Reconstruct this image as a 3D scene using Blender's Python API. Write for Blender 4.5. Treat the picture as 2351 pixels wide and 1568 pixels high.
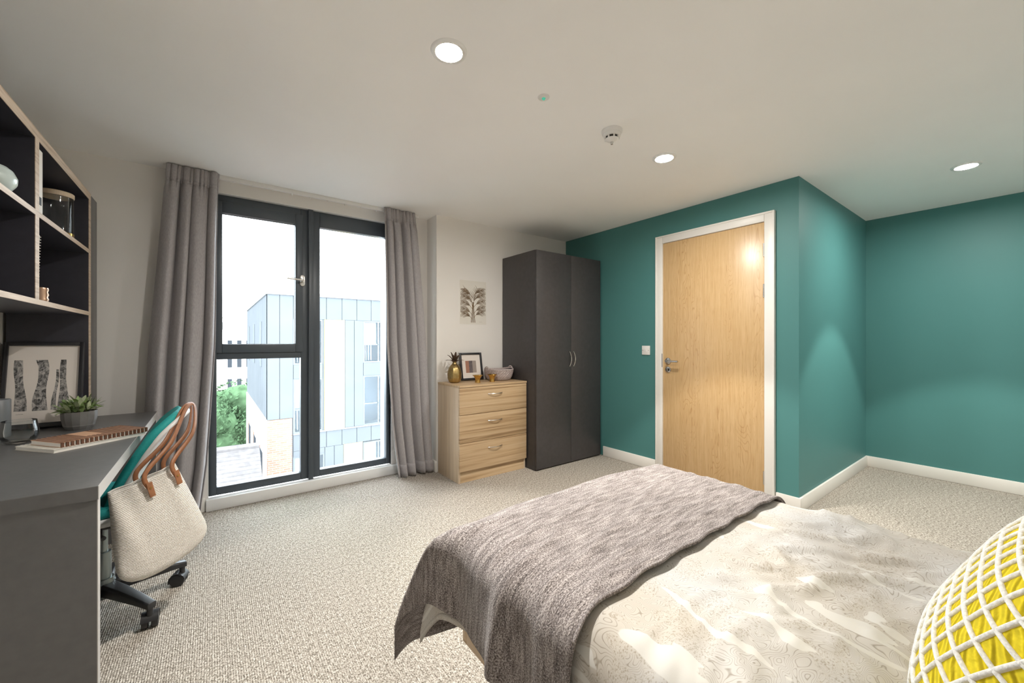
import bpy, bmesh, math, random
from mathutils import Vector, Matrix, noise
random.seed(7)
for o in list(bpy.data.objects): bpy.data.objects.remove(o)
SC = bpy.context.scene
C = SC.collection
PI = math.pi

# ---------------------------------------------------------------- camera, sky, exposure
CZ = 1.167
cd = bpy.data.cameras.new('camera'); cam = bpy.data.objects.new('camera', cd); C.objects.link(cam)
cd.sensor_width = 36; cd.lens = 36 * 918 / 2351; cd.clip_start = 0.02; cd.clip_end = 400
cam.location = (0, 0, CZ)
cam.rotation_euler = (PI / 2, 0, -math.atan2(.6, .8))
SC.camera = cam
SC.view_settings.view_transform = 'Standard'; SC.view_settings.look = 'None'
SC.view_settings.gamma = 1; SC.view_settings.use_curve_mapping = False
SC.view_settings.exposure = 0.92
W = bpy.data.worlds.new('overcast_sky'); SC.world = W; W.use_nodes = True
bg = W.node_tree.nodes['Background']
bg.inputs[0].default_value = (0.87, 0.94, 1.0, 1); bg.inputs[1].default_value = 8.0
DOWNLIGHT_W = 75.0
SC.cycles.max_bounces = 24; SC.cycles.diffuse_bounces = 14; SC.cycles.transparent_max_bounces = 16

# ---------------------------------------------------------------- mesh helpers
class MB:
    def __init__(s): s.v = []; s.f = []; s.uv = {}
    def add(s, vs, fs, uvs=None):
        o = len(s.v); s.v += [tuple(v) for v in vs]; s.f += [tuple(i + o for i in f) for f in fs]
        if uvs:
            for i, u in enumerate(uvs): s.uv[o + i] = u
        return s
    def box(s, x0, x1, y0, y1, z0, z1):
        return s.add([(x0,y0,z0),(x1,y0,z0),(x1,y1,z0),(x0,y1,z0),(x0,y0,z1),(x1,y0,z1),(x1,y1,z1),(x0,y1,z1)],
                     [(0,3,2,1),(4,5,6,7),(0,1,5,4),(1,2,6,5),(2,3,7,6),(3,0,4,7)])
    def obox(s, c, a, b, d):
        c, a, b, d = map(Vector, (c, a, b, d))
        if a.cross(b).dot(d) < 0: a = -a
        P = [c + a*i + b*j + d*k for k in (-1,1) for i, j in ((-1,-1),(1,-1),(1,1),(-1,1))]
        return s.add(P, [(0,3,2,1),(4,5,6,7),(0,1,5,4),(1,2,6,5),(2,3,7,6),(3,0,4,7)])
    def cyl(s, p0, p1, r0, r1=None, n=20):
        p0, p1 = Vector(p0), Vector(p1); r1 = r0 if r1 is None else r1
        d = (p1 - p0).normalized(); a = d.orthogonal().normalized(); b = d.cross(a)
        vs = [p + (a*math.cos(2*PI*i/n) + b*math.sin(2*PI*i/n))*r for p, r in ((p0,r0),(p1,r1)) for i in range(n)]
        fs = [(i,(i+1)%n,n+(i+1)%n,n+i) for i in range(n)] + [tuple(range(n-1,-1,-1)), tuple(range(n,2*n))]
        return s.add(vs, fs)
    def tube(s, pts, r, n=8):
        pts = [Vector(p) for p in pts]; m = len(pts)
        rs = r if isinstance(r, (list, tuple)) else [r]*m
        t = (pts[1]-pts[0]).normalized(); a = t.orthogonal().normalized(); vs = []
        for k in range(m):
            t = (pts[min(k+1,m-1)] - pts[max(k-1,0)]).normalized()
            a = (a - t*a.dot(t)).normalized(); b = t.cross(a)
            vs += [pts[k] + (a*math.cos(2*PI*i/n) + b*math.sin(2*PI*i/n))*rs[k] for i in range(n)]
        fs = [(k*n+i, k*n+(i+1)%n, (k+1)*n+(i+1)%n, (k+1)*n+i) for k in range(m-1) for i in range(n)]
        fs += [tuple(range(n-1,-1,-1)), tuple(range((m-1)*n, m*n))]
        return s.add(vs, fs)
    def lathe(s, prof, c=(0,0,0), n=32, mod=None):
        vs = []; cx, cy, cz = c
        for k, (r, z) in enumerate(prof):
            for i in range(n):
                th = 2*PI*i/n; rr = r*(mod(th, z) if mod else 1)
                vs.append((cx + rr*math.cos(th), cy + rr*math.sin(th), cz + z))
        m = len(prof)
        fs = [(k*n+i, k*n+(i+1)%n, (k+1)*n+(i+1)%n, (k+1)*n+i) for k in range(m-1) for i in range(n)]
        if prof[0][0] > 1e-5: fs.append(tuple(range(n-1,-1,-1)))
        if prof[-1][0] > 1e-5: fs.append(tuple(range((m-1)*n, m*n)))
        return s.add(vs, fs)
    def grid(s, fn, nu, nv, uvs=None):
        vs = []; us = []
        for j in range(nv+1):
            for i in range(nu+1):
                r = fn(i/nu, j/nv)
                vs.append(r[:3]); us.append(r[3:5] if len(r) >= 5 else (i/nu, j/nv))
        fs = [(j*(nu+1)+i, j*(nu+1)+i+1, (j+1)*(nu+1)+i+1, (j+1)*(nu+1)+i) for j in range(nv) for i in range(nu)]
        return s.add(vs, fs, us)
    def prism(s, poly, fn, h0, h1):
        n = len(poly)
        vs = [fn(a, b, h) for h in (h0, h1) for a, b in poly]
        fs = [(i,(i+1)%n,n+(i+1)%n,n+i) for i in range(n)] + [tuple(range(n-1,-1,-1)), tuple(range(n,2*n))]
        return s.add(vs, fs)
    def ribbon(s, pts, ws, side):
        pts = [Vector(p) for p in pts]; side = [Vector(q) for q in side] if isinstance(side, list) else [Vector(side)]*len(pts)
        vs = []
        for p, w, q in zip(pts, ws, side): vs += [p - q*w, p + q*w]
        return s.add(vs, [(2*k, 2*k+1, 2*k+3, 2*k+2) for k in range(len(pts)-1)])

ORG = {}
def build(name, mb, mat, parent=None, bevel=0, smooth=40, solid=0, sub=0, fixn=True):
    vs = [Vector(v) for v in mb.v]
    if parent is None:
        lo = [min(v[i] for v in vs) for i in range(3)]; hi = [max(v[i] for v in vs) for i in range(3)]
        org = Vector(((lo[0]+hi[0])/2, (lo[1]+hi[1])/2, lo[2]))
    else: org = ORG[parent.name]
    me = bpy.data.meshes.new(name)
    me.from_pydata([v - org for v in vs], [], mb.f)
    if mb.uv:
        ul = me.uv_layers.new(name='UVMap')
        for l in me.loops: ul.data[l.index].uv = mb.uv.get(l.vertex_index, (0, 0))
    bm = bmesh.new(); bm.from_mesh(me)
    if fixn and not mb.uv: bmesh.ops.recalc_face_normals(bm, faces=bm.faces)
    if bevel:
        es = [e for e in bm.edges if len(e.link_faces) == 2 and e.calc_face_angle(0) > 0.6]
        bmesh.ops.bevel(bm, geom=es, offset=bevel, segments=2, profile=0.5, affect='EDGES', clamp_overlap=True)
    bm.to_mesh(me); bm.free()
    if smooth:
        me.polygons.foreach_set('use_smooth', [True]*len(me.polygons))
        me.set_sharp_from_angle(angle=math.radians(smooth))
    me.materials.append(mat)
    o = bpy.data.objects.new(name, me); C.objects.link(o)
    if parent is None: o.location = org
    else: o.parent = parent
    ORG[o.name] = org
    if solid:
        m = o.modifiers.new('solid', 'SOLIDIFY'); m.thickness = solid; m.offset = 0
    if sub:
        m = o.modifiers.new('sub', 'SUBSURF'); m.levels = sub; m.render_levels = sub
    return o
def tag(o, label=None, cat=None, group=None, kind=None):
    for k, v in (('label', label), ('category', cat), ('group', group), ('kind', kind)):
        if v: o[k] = v
    return o
def thing(name, loc, label=None, cat=None, group=None, kind=None):
    o = bpy.data.objects.new(name, None); C.objects.link(o); o.location = loc; o.empty_display_size = .1
    ORG[o.name] = Vector(loc)
    return tag(o, label, cat, group, kind)
def copy_tree(o, loc=None, parent=None):
    c = o.copy(); C.objects.link(c); c.parent = parent
    if loc is not None: c.location = loc; ORG[c.name] = Vector(loc)
    for ch in list(o.children): copy_tree(ch, None, c)
    return c
def B(*a): return MB().box(*a)

# ---------------------------------------------------------------- materials
def nd(nt, t, **kw):
    n = nt.nodes.new(t)
    for k, v in kw.items(): setattr(n, k, v)
    return n
def base(name, col=(.5,.5,.5), rough=.5, metal=0, spec=.5):
    m = bpy.data.materials.new(name); m.use_nodes = True; nt = m.node_tree
    p = nt.nodes['Principled BSDF']
    p.inputs['Base Color'].default_value = (*col, 1); p.inputs['Roughness'].default_value = rough
    p.inputs['Metallic'].default_value = metal; p.inputs['Specular IOR Level'].default_value = spec
    return m, nt, p
def coords(nt, scale=(1,1,1), rot=(0,0,0), uv=False, loc=(0,0,0)):
    tc = nd(nt, 'ShaderNodeTexCoord'); mp = nd(nt, 'ShaderNodeMapping')
    mp.inputs['Scale'].default_value = scale; mp.inputs['Rotation'].default_value = rot; mp.inputs['Location'].default_value = loc
    nt.links.new(tc.outputs['UV' if uv else 'Object'], mp.inputs['Vector'])
    return mp.outputs[0]
def nz(nt, vec, scale, detail=4, rough=.5, dist=0):
    n = nd(nt, 'ShaderNodeTexNoise'); n.inputs['Scale'].default_value = scale; n.inputs['Detail'].default_value = detail
    n.inputs['Roughness'].default_value = rough; n.inputs['Distortion'].default_value = dist
    nt.links.new(vec, n.inputs['Vector']); return n.outputs['Fac']
def ramp(nt, fac, stops):
    r = nd(nt, 'ShaderNodeValToRGB'); cr = r.color_ramp
    while len(cr.elements) < len(stops): cr.elements.new(.5)
    for e, (p, c) in zip(cr.elements, stops): e.position = p; e.color = (*c, 1)
    nt.links.new(fac, r.inputs[0]); return r.outputs[0]
def mth(nt, op, a, b=None):
    n = nd(nt, 'ShaderNodeMath', operation=op)
    for i, x in enumerate((a, b)):
        if x is None: continue
        if isinstance(x, (int, float)): n.inputs[i].default_value = x
        else: nt.links.new(x, n.inputs[i])
    return n.outputs[0]
def mixc(nt, fac, a, b, mode='MIX'):
    n = nd(nt, 'ShaderNodeMix', data_type='RGBA', blend_type=mode)
    for i, x in ((0, fac), (6, a), (7, b)):
        if isinstance(x, (int, float)): n.inputs[i].default_value = x
        elif isinstance(x, tuple): n.inputs[i].default_value = (*x, 1)
        else: nt.links.new(x, n.inputs[i])
    return n.outputs[2]
def bump(nt, p, h, strength=.3, dist=.01):
    b = nd(nt, 'ShaderNodeBump'); b.inputs['Strength'].default_value = strength; b.inputs['Distance'].default_value = dist
    nt.links.new(h, b.inputs['Height']); nt.links.new(b.outputs[0], p.inputs['Normal'])
def col_in(nt, p, c): nt.links.new(c, p.inputs['Base Color'])

def plain(name, col, rough=.5, metal=0, var=.04, scale=3, spec=.5, bscale=0, bstr=.1):
    m, nt, p = base(name, col, rough, metal, spec)
    v = coords(nt); n = nz(nt, v, scale, 5)
    lo = tuple(max(0, c*(1-var)) for c in col); hi = tuple(min(1, c*(1+var)) for c in col)
    col_in(nt, p, ramp(nt, n, [(.3, lo), (.7, hi)]))
    if bscale: bump(nt, p, nz(nt, v, bscale, 3), bstr, .002)
    return m
def wood(name, stretch, stops, scale=1.0, rough=.45, dist=.6, fine=True):
    m, nt, p = base(name, rough=rough)
    v = coords(nt, stretch)
    n = nz(nt, v, scale, 5, .55, dist)
    c = ramp(nt, n, stops)
    f = nz(nt, coords(nt, tuple(s*6 for s in stretch)), scale, 3)
    c = mixc(nt, .25, c, ramp(nt, f, [(.3, (.55,.5,.45)), (.7, (1,1,1))]), 'MULTIPLY')
    col_in(nt, p, c); bump(nt, p, n, .06, .002)
    return m
def glass(name, tint=(.96,.98,.98), refl=.7):
    m, nt, p = base(name)
    t = nd(nt, 'ShaderNodeBsdfTransparent'); t.inputs[0].default_value = (*tint, 1)
    g = nd(nt, 'ShaderNodeBsdfGlossy'); g.inputs['Roughness'].default_value = .02
    lw = nd(nt, 'ShaderNodeLayerWeight'); lw.inputs[0].default_value = .25
    mx = nd(nt, 'ShaderNodeMixShader')
    f = mth(nt, 'MULTIPLY', lw.outputs['Fresnel'], refl)
    nt.links.new(f, mx.inputs[0]); nt.links.new(t.outputs[0], mx.inputs[1]); nt.links.new(g.outputs[0], mx.inputs[2])
    nt.links.new(mx.outputs[0], nt.nodes['Material Output'].inputs[0])
    return m

def carpet_mat():
    m, nt, p = base('carpet', rough=.95, spec=.15)
    v = coords(nt)
    tcg = nd(nt, 'ShaderNodeNewGeometry')
    mp = nd(nt, 'ShaderNodeMapping'); mp.inputs['Scale'].default_value = (134, 1, 1); nt.links.new(tcg.outputs['Position'], mp.inputs[0])
    w = nd(nt, 'ShaderNodeSeparateXYZ'); nt.links.new(mp.outputs[0], w.inputs[0])
    rib = mth(nt, 'SINE', mth(nt, 'MULTIPLY', w.outputs[0], 2*PI))
    mp2 = nd(nt, 'ShaderNodeMapping'); mp2.inputs['Scale'].default_value = (1, .55, 1); nt.links.new(tcg.outputs['Position'], mp2.inputs[0])
    sp = mth(nt, 'ADD', mth(nt, 'MULTIPLY', nz(nt, mp2.outputs[0], 230, 2, .6), .72), mth(nt, 'MULTIPLY', nz(nt, mp2.outputs[0], 95, 2, .5), .28))
    c1 = ramp(nt, sp, [(.38, (.135,.115,.092)), (.50, (.385,.345,.295)), (.62, (.66,.62,.56))])
    ribf = mth(nt, 'ADD', mth(nt, 'MULTIPLY', rib, .5), .5)
    col_in(nt, p, c1)
    h = mth(nt, 'ADD', mth(nt, 'MULTIPLY', ribf, .6), sp)
    bump(nt, p, h, .9, .004)
    return m
def paint(name, col, rough=.6):
    m, nt, p = base(name, col, rough, spec=.35)
    v = coords(nt); n = nz(nt, v, 1.2, 3)
    col_in(nt, p, ramp(nt, n, [(.3, tuple(c*.975 for c in col)), (.7, tuple(min(1, c*1.02) for c in col))]))
    bump(nt, p, nz(nt, v, 350, 2), .05, .001)
    return m
def throw_mat():
    m, nt, p = base('throw_chenille', rough=.9, spec=.1)
    v = coords(nt, (1, 1, 1), uv=True)
    a = nz(nt, coords(nt, (14, 90, 1), uv=True), 1, 4, .6)
    b = nz(nt, coords(nt, (260, 330, 1), uv=True), 1, 2, .6)
    c = nz(nt, coords(nt, (5, 7, 1), uv=True), 1, 3, .5)
    s = mth(nt, 'ADD', mth(nt, 'MULTIPLY', a, .45), mth(nt, 'ADD', mth(nt, 'MULTIPLY', b, .82), mth(nt, 'MULTIPLY', c, .08)))
    col_in(nt, p, ramp(nt, s, [(.50, (.05,.042,.040)), (.66, (.21,.182,.175)), (.82, (.50,.455,.44))]))
    bump(nt, p, mth(nt, 'ADD', a, b), .6, .004)
    p.inputs['Sheen Weight'].default_value = .15
    return m
def duvet_mat():
    m, nt, p = base('paisley_cotton', rough=.75, spec=.2)
    v = coords(nt, (1,1,1), uv=True)
    big = nz(nt, v, 11, 1, .4, 1.6)
    fine = nz(nt, v, 22, 2, .5, 1.2)
    l1 = mth(nt, 'ABSOLUTE', mth(nt, 'SINE', mth(nt, 'MULTIPLY', big, 75)))
    l2 = mth(nt, 'ABSOLUTE', mth(nt, 'SINE', mth(nt, 'MULTIPLY', fine, 60)))
    k1 = ramp(nt, l1, [(.0, (.58,.54,.49)), (.40, (1,1,1))])
    k2 = ramp(nt, l2, [(.0, (.72,.67,.60)), (.42, (1,1,1))])
    vo = nd(nt, 'ShaderNodeTexVoronoi', feature='F1'); vo.inputs['Scale'].default_value = 210; nt.links.new(v, vo.inputs['Vector'])
    dots = ramp(nt, vo.outputs['Distance'], [(.2, (.74,.70,.64)), (.45, (1,1,1))])
    tint = ramp(nt, nz(nt, v, 3.1, 2), [(.35, (.555,.55,.545)), (.65, (.52,.483,.43))])
    sel = ramp(nt, nz(nt, v, 9, 1, .4, 1.5), [(.47, (1,1,1)), (.50, (0,0,0))])
    lines = mixc(nt, sel, mixc(nt, 1, k1, (1,1,1)), mixc(nt, 1, k2, dots, 'MULTIPLY'))
    lines = mixc(nt, sel, k1, mixc(nt, .9, k2, dots, 'MULTIPLY'))
    body = mixc(nt, 1, tint, lines, 'MULTIPLY')
    band = ramp(nt, nz(nt, coords(nt, (8, 3.2, 1), rot=(0,0,.6), uv=True, loc=(3,1,0)), 1, 1, .4, 2.4), [(.63, (0,0,0)), (.64, (1,1,1))])
    col_in(nt, p, mixc(nt, band, body, (.62,.605,.57)))
    bump(nt, p, nz(nt, v, 500, 2), .08, .001)
    return m
def knit_mat(name, col, lo, n1, n2):
    m, nt, p = base(name, col, .85, spec=.15)
    v = coords(nt, (1,1,1), uv=True)
    w = nd(nt, 'ShaderNodeTexWave', bands_direction='DIAGONAL'); w.inputs['Scale'].default_value = n1; w.inputs['Distortion'].default_value = 2.5
    w.inputs['Detail'].default_value = 1; nt.links.new(v, w.inputs['Vector'])
    n = nz(nt, v, n2, 2)
    h = mth(nt, 'ADD', w.outputs['Fac'], mth(nt, 'MULTIPLY', n, .5))
    col_in(nt, p, ramp(nt, n, [(.25, tuple(c*.92 for c in col)), (.75, col)])); bump(nt, p, h, .9, .008)
    return m
def tote_mat():
    m, nt, p = base('woven_cotton', rough=.85, spec=.15)
    v = coords(nt, (1,1,1), uv=True)
    sx = nd(nt, 'ShaderNodeSeparateXYZ'); nt.links.new(v, sx.inputs[0])
    r = mth(nt, 'SINE', mth(nt, 'MULTIPLY', sx.outputs[1], 2*PI/.0062))
    r2 = mth(nt, 'SINE', mth(nt, 'MULTIPLY', sx.outputs[0], 2*PI/.006))
    h = mth(nt, 'ADD', mth(nt, 'MULTIPLY', r, .4), mth(nt, 'MULTIPLY', mth(nt, 'MULTIPLY', r, r2), .2))
    col_in(nt, p, ramp(nt, nz(nt, v, 220, 2), [(.3, (.70,.66,.60)), (.7, (.82,.785,.735))]))
    bump(nt, p, h, .8, .004); return m
def curtain_mat():
    m, nt, p = base('curtain_cloth', (.27,.255,.265), .8, spec=.2)
    v = coords(nt, (1,1,.2)); n = nz(nt, v, 300, 2)
    col_in(nt, p, ramp(nt, n, [(.3, (.34,.325,.335)), (.7, (.43,.41,.42))]))
    p.inputs['Sheen Weight'].default_value = .1
    return m
def oak_door_mat():
    m, nt, p = base('oak_veneer', rough=.32)
    v = coords(nt, (1, 3.0, .55))
    n = nz(nt, v, 2.4, 2, .5, .5)
    ringw = mth(nt, 'ABSOLUTE', mth(nt, 'SINE', mth(nt, 'MULTIPLY', n, 90)))
    msk = nz(nt, coords(nt, (1, 4.5, .35)), 1.5, 1)
    mk = ramp(nt, msk, [(.47, (0,0,0)), (.60, (1,1,1))])
    c0 = ramp(nt, nz(nt, coords(nt, (1, 30, 1.2)), 2.5, 4), [(.3, (.57,.37,.175)), (.7, (.65,.45,.235))])
    ring = ramp(nt, ringw, [(0, (.74,.62,.47)), (.42, (1,1,1))])
    c = mixc(nt, mk, c0, mixc(nt, .75, c0, ring, 'MULTIPLY'))
    fl = ramp(nt, nz(nt, coords(nt, (1, 260, 9)), 1, 2), [(.33, (.75,.66,.55)), (.45, (1,1,1))])
    col_in(nt, p, mixc(nt, .6, c, fl, 'MULTIPLY')); return m
def brick_mat():
    m, nt, p = base('red_brick', rough=.9, spec=0)
    b = nd(nt, 'ShaderNodeTexBrick'); b.inputs['Scale'].default_value = 1
    b.inputs['Color1'].default_value = (0.200,0.095,0.070,1); b.inputs['Color2'].default_value = (0.250,0.125,0.092,1); b.inputs['Mortar'].default_value = (0.280,0.250,0.220,1)
    b.inputs['Brick Width'].default_value = .225; b.inputs['Row Height'].default_value = .075; b.inputs['Mortar Size'].default_value = .008
    tc = nd(nt, 'ShaderNodeTexCoord'); sx = nd(nt, 'ShaderNodeSeparateXYZ'); cx = nd(nt, 'ShaderNodeCombineXYZ')
    nt.links.new(tc.outputs['Object'], sx.inputs[0])
    nt.links.new(mth(nt, 'ADD', sx.outputs[0], sx.outputs[1]), cx.inputs[0]); nt.links.new(sx.outputs[2], cx.inputs[1])
    nt.links.new(cx.outputs[0], b.inputs['Vector']); col_in(nt, p, b.outputs['Color']); return m
def emit(name, col, s):
    m = bpy.data.materials.new(name); m.use_nodes = True; nt = m.node_tree
    e = nd(nt, 'ShaderNodeEmission'); e.inputs[0].default_value = (*col, 1); e.inputs[1].default_value = s
    nt.links.new(e.outputs[0], nt.nodes['Material Output'].inputs[0]); return m
def birch_mat():
    m, nt, p = base('birch_print', rough=.6)
    n = nz(nt, coords(nt, (38, 1, 30)), 1, 5, .7, 1.5)
    col_in(nt, p, ramp(nt, n, [(.34, (.02,.019,.02)), (.42, (.09,.09,.09)), (.50, (.26,.25,.245)), (.60, (.50,.47,.45))])); return m

TAN = [(.30, (.25,.15,.075)), (.40, (.42,.28,.15)), (.50, (.57,.405,.24)), (.72, (.64,.485,.31))]
TANL = [(.25, (.52,.39,.26)), (.5, (.66,.52,.37)), (.75, (.74,.62,.47))]
M = dict(
    
    carpet=carpet_mat(), under=plain('carpet_backing', (.2,.18,.155), .9),
    white=paint('off_white_paint', (.80,.775,.745)), ceil=paint('ceiling_paint', (.93,.925,.915), .7),
    teal=paint('teal_paint', (.075,.222,.218), .5), skirting=paint('satin_white_trim', (.80,.78,.74), .35),
    white_gloss=plain('white_gloss', (.82,.82,.81), .3, var=.02), slate=plain('slate_frame', (.062,.076,.092), .35, var=.08),
    gasket=plain('rubber_gasket', (.012,.012,.014), .6), pane=glass('window_glass'),
    chrome=plain('brushed_steel', (.62,.61,.59), .25, 1, scale=60), curtain=curtain_mat(),
    grey=plain('grey_laminate', (.115,.114,.114), .36, var=.06, scale=40), edge=plain('pale_grey_edging', (.50,.49,.48), .35, var=.03),
    wardrobe=plain('graphite_laminate', (.055,.051,.053), .42, var=.10, scale=30),
    navy=plain('charcoal_laminate', (.034,.033,.043), .45, var=.08, scale=30), ply=wood('plywood_edge', (2,2,60), [(.3, (.44,.32,.22)), (.5, (.62,.49,.37)), (.7, (.70,.58,.46))], 2),
    wood_h=wood('zebrano_horizontal', (.8, 8, 38), TAN, .9, .4, .9), wood_v=wood('zebrano_vertical', (20, 30, 1.0), TANL, .8, .4, .4),
    wood_top=wood('zebrano_top', (1.3, 26, 8), TAN, .9, .4, .9), wood_y=wood('bed_rail_wood', (10, 1.4, 26), TAN, .9, .4, .9),
    oak=oak_door_mat(), duvet=duvet_mat(), throw=throw_mat(), sheet=plain('mattress_ticking', (.8,.79,.77), .8),
    yellow=knit_mat('yellow_knit', (.90,.70,.03), (.72,.44,.01), 28, 90), cord=plain('cream_cord', (.86,.84,.80), .85, var=.12, scale=250, bscale=300, bstr=.6),
    pillow=plain('pillow_cotton', (.82,.80,.77), .8), tote=tote_mat(), leather=plain('tan_leather', (.30,.125,.055), .45, var=.15, scale=40),
    shell=plain('white_chair_plastic', (.74,.73,.72), .35, var=.02), chairteal=plain('teal_upholstery', (.012,.30,.29), .7, var=.1, scale=200),
    black=plain('black_nylon', (.018,.018,.020), .4, var=.1), steel_dark=plain('grey_green_steel', (.22,.25,.25), .3, .8),
    blackframe=plain('black_frame', (.016,.016,.020), .4), mat=plain('mount_board', (.76,.70,.65), .8, var=.01), birch=birch_mat(),
    paper=plain('cream_paper', (.74,.71,.65), .8, var=.02), ink=plain('brown_ink', (.17,.105,.05), .7, var=.25, scale=30),
    terracotta=plain('print_terracotta', (.38,.19,.13), .8), plum=plain('print_plum', (.14,.115,.12), .8, var=.3, scale=80), taupe=plain('print_taupe', (.34,.29,.26), .8),
    gold=plain('aged_gold', (.46,.33,.14), .33, 1, var=.15, scale=40), gold2=plain('bright_brass', (.62,.40,.12), .22, 1), leafbronze=plain('dark_bronze', (.13,.085,.06), .4, .6),
    basket=plain('mauve_woven_rope', (.46,.39,.38), .9, var=.3, scale=120), pot=plain('zinc_pot', (.25,.24,.235), .4, .5, var=.1, scale=20),
    leaf=plain('plant_leaf', (.22,.32,.11), .5, var=.35, scale=25), leafpale=plain('plant_leaf_pale', (.42,.47,.30), .5, var=.25, scale=25), soil=plain('soil', (.05,.04,.03), .9),
    tumbler=glass('tumbler_glass', (.97,.985,.985), .9), cyl=plain('grey_ceramic', (.19,.20,.215), .35), 
    copper=plain('copper_stripe_card', (.62,.36,.22), .45, var=.1), copperdark=plain('brown_stripe', (.16,.07,.04), .5), pages=plain('paper_pages', (.78,.75,.70), .8),
    cream=plain('cream_card', (.78,.74,.68), .6), rope=plain('cream_rib', (.55,.52,.47), .7), celadon=plain('celadon_glaze', (.52,.60,.58), .25), lidwood=wood('beech_lid', (30,30,4), TANL, 1),
    switch=plain('white_plastic', (.78,.77,.75), .35, var=.01), dark=plain('dark_slot', (.02,.02,.02), .6), green=emit('green_led', (.12,.62,.40), .42),
    lens=emit('lamp_lens', (1,.955,.89), 560), cyl2=plain('copper_pot', (.55,.36,.25), .3, .8),
    clad=plain('zinc_cladding', (0.085,0.092,0.100), .5, spec=0, var=.05, scale=1), cladl=plain('pale_zinc_coping', (0.200,0.210,0.220), .5, spec=0),
    yel=plain('yellow_cladding', (0.400,0.310,0.130), .5, spec=0, var=.02), brick=brick_mat(), render=plain('white_render', (0.620,0.600,0.570), .9, spec=0), wframe=plain('grey_window_frame', (0.100,0.110,0.120), .5, spec=0),
    blind=plain('white_blind', (0.600,0.600,0.600), .8, spec=0), room=plain('painted_unlit_room', (0.030,0.034,0.040), .5, spec=0), fpane=glass('facade_glass', (.8,.85,.9)),  # room: opaque panes, the dark of unlit interiors painted into their colour
    tree=plain('tree_leaves', (0.055,0.095,0.050), .8, spec=0, var=.35, scale=2), shrub=plain('shrub_leaves', (0.095,0.125,0.050), .8, spec=0, var=.3, scale=2), bark=plain('bark', (.12,.09,.07), .9),
    rooftile=plain('slate_roof', (0.095,0.088,0.088), .8, spec=0, var=.2, scale=6), stone=plain('far_stone', (0.340,0.320,0.290), .9, spec=0), ground=plain('ground', (0.200,0.200,0.195), .9, spec=0), lead=plain('far_roof_lead', (0.160,0.165,0.170), .7, spec=0),
)

# ---------------------------------------------------------------- room
H = 2.30; XL = -.82; YB = -.95; YW = 3.46; YC = 3.265; XC = 1.605; XT = 3.213; YA = 1.011; XA = 4.915
T = .12
WX0, WX1, WZ0, WZ1 = -.02, 1.26, .085, 2.205
fl = tag(build('floor', MB().box(XL-T, XT+.02, YB-T, YW+T, -.20, -.006).box(XT+.02, XA+T, YB-T, YA+T, -.20, -.006), M['under']), kind='structure')
tile_meshes = {}
PT = .477; GAP = .00015
def tiles(x0, x1, y0, y1):
    k0 = math.floor((x0-.52)/PT); 
    for i in range(k0, k0+20):
        a0 = max(x0, .52+i*PT); a1 = min(x1, .52+(i+1)*PT)
        if a1-a0 < .004: continue
        for j in range(-4, 12):
            b0 = max(y0, .03+j*PT); b1 = min(y1, .03+(j+1)*PT)
            if b1-b0 < .004: continue
            key = (round(a1-a0, 4), round(b1-b0, 4))
            if key not in tile_meshes:
                w, h = key; mb = B(GAP, w-GAP, GAP, h-GAP, -.006, 0)
                o = build('carpet_tile', mb, M['carpet'], fl, smooth=0)
                for v in o.data.vertices: v.co += ORG[fl.name]
                tile_meshes[key] = o.data
            else:
                o = bpy.data.objects.new('carpet_tile', tile_meshes[key]); C.objects.link(o); o.parent = fl
            o.location = Vector((a0, b0, 0)) - ORG[fl.name]
tiles(XL, XT, YB, YC); tiles(XL, XC, YC, YW); tiles(XT, XA, YB, YA)
tag(build('ceiling', B(XL-T, XA+T, YB-T, YW+.3, H, H+.15), M['ceil'], smooth=0), kind='structure')
def wall(name, mb, mat): return tag(build(name, mb, mat, smooth=0), kind='structure')
wall('wall_left', B(XL-T, XL, YB-T, YW+.27, -.1, H), M['white'])
wall('wall_window', MB().box(XL, WX0, YW, YW+.27, -.1, H).box(WX1, XT+.1, YW, YW+.27, -.1, H).box(WX0, WX1, YW, YW+.27, WZ1+.005, H).box(WX0, WX1, YW+.05, YW+.27, -.1, WZ0-.02), M['white'])
wall('wall_column', B(XC, XT, YC, YW, -.1, H), M['white'])
DY0, DY1, DZ = 1.222, 2.034, 2.032
wall('wall_door', MB().box(XT, XT+.1, YA, DY0-.03, -.1, H).box(XT, XT+.1, DY1+.03, YW+.1, -.1, H).box(XT, XT+.1, DY0-.03, DY1+.03, DZ+.03, H), M['teal'])
wall('wall_alcove_side', B(XT+.1, XA+T, YA, YA+T, -.1, H), M['teal'])
wall('wall_alcove_back', B(XA, XA+T, YB-T, YA, -.1, H), M['teal'])
wall('wall_behind', B(XL, XA, YB-T, YB, -.1, H), M['white'])
SK = .098
def skirt(name, *b): tag(build(name, B(*b), M['skirting'], bevel=.004), kind='structure')
skirt('baseboard_door_side', XT-.015, XT, DY1+.075, 2.715, 0, SK)
skirt('baseboard_door_end', XT-.015, XT, YA-.015, DY0-.075, 0, SK)
skirt('baseboard_alcove_side', XT, XA-.015, YA-.015, YA, 0, SK)
skirt('baseboard_alcove_back', XA-.015, XA, YB+.015, YA, 0, SK)
skirt('baseboard_column', XC-.015, XC, YC-.015, YW, 0, SK)
skirt('baseboard_behind', XL, XA-.015, YB, YB+.015, 0, SK)
skirt('baseboard_window_left', XL+.0, WX0-.02, YW-.015, YW, 0, SK)
skirt('baseboard_window_right', WX1+.06, XC-.015, YW-.015, YW, 0, SK)

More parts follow.
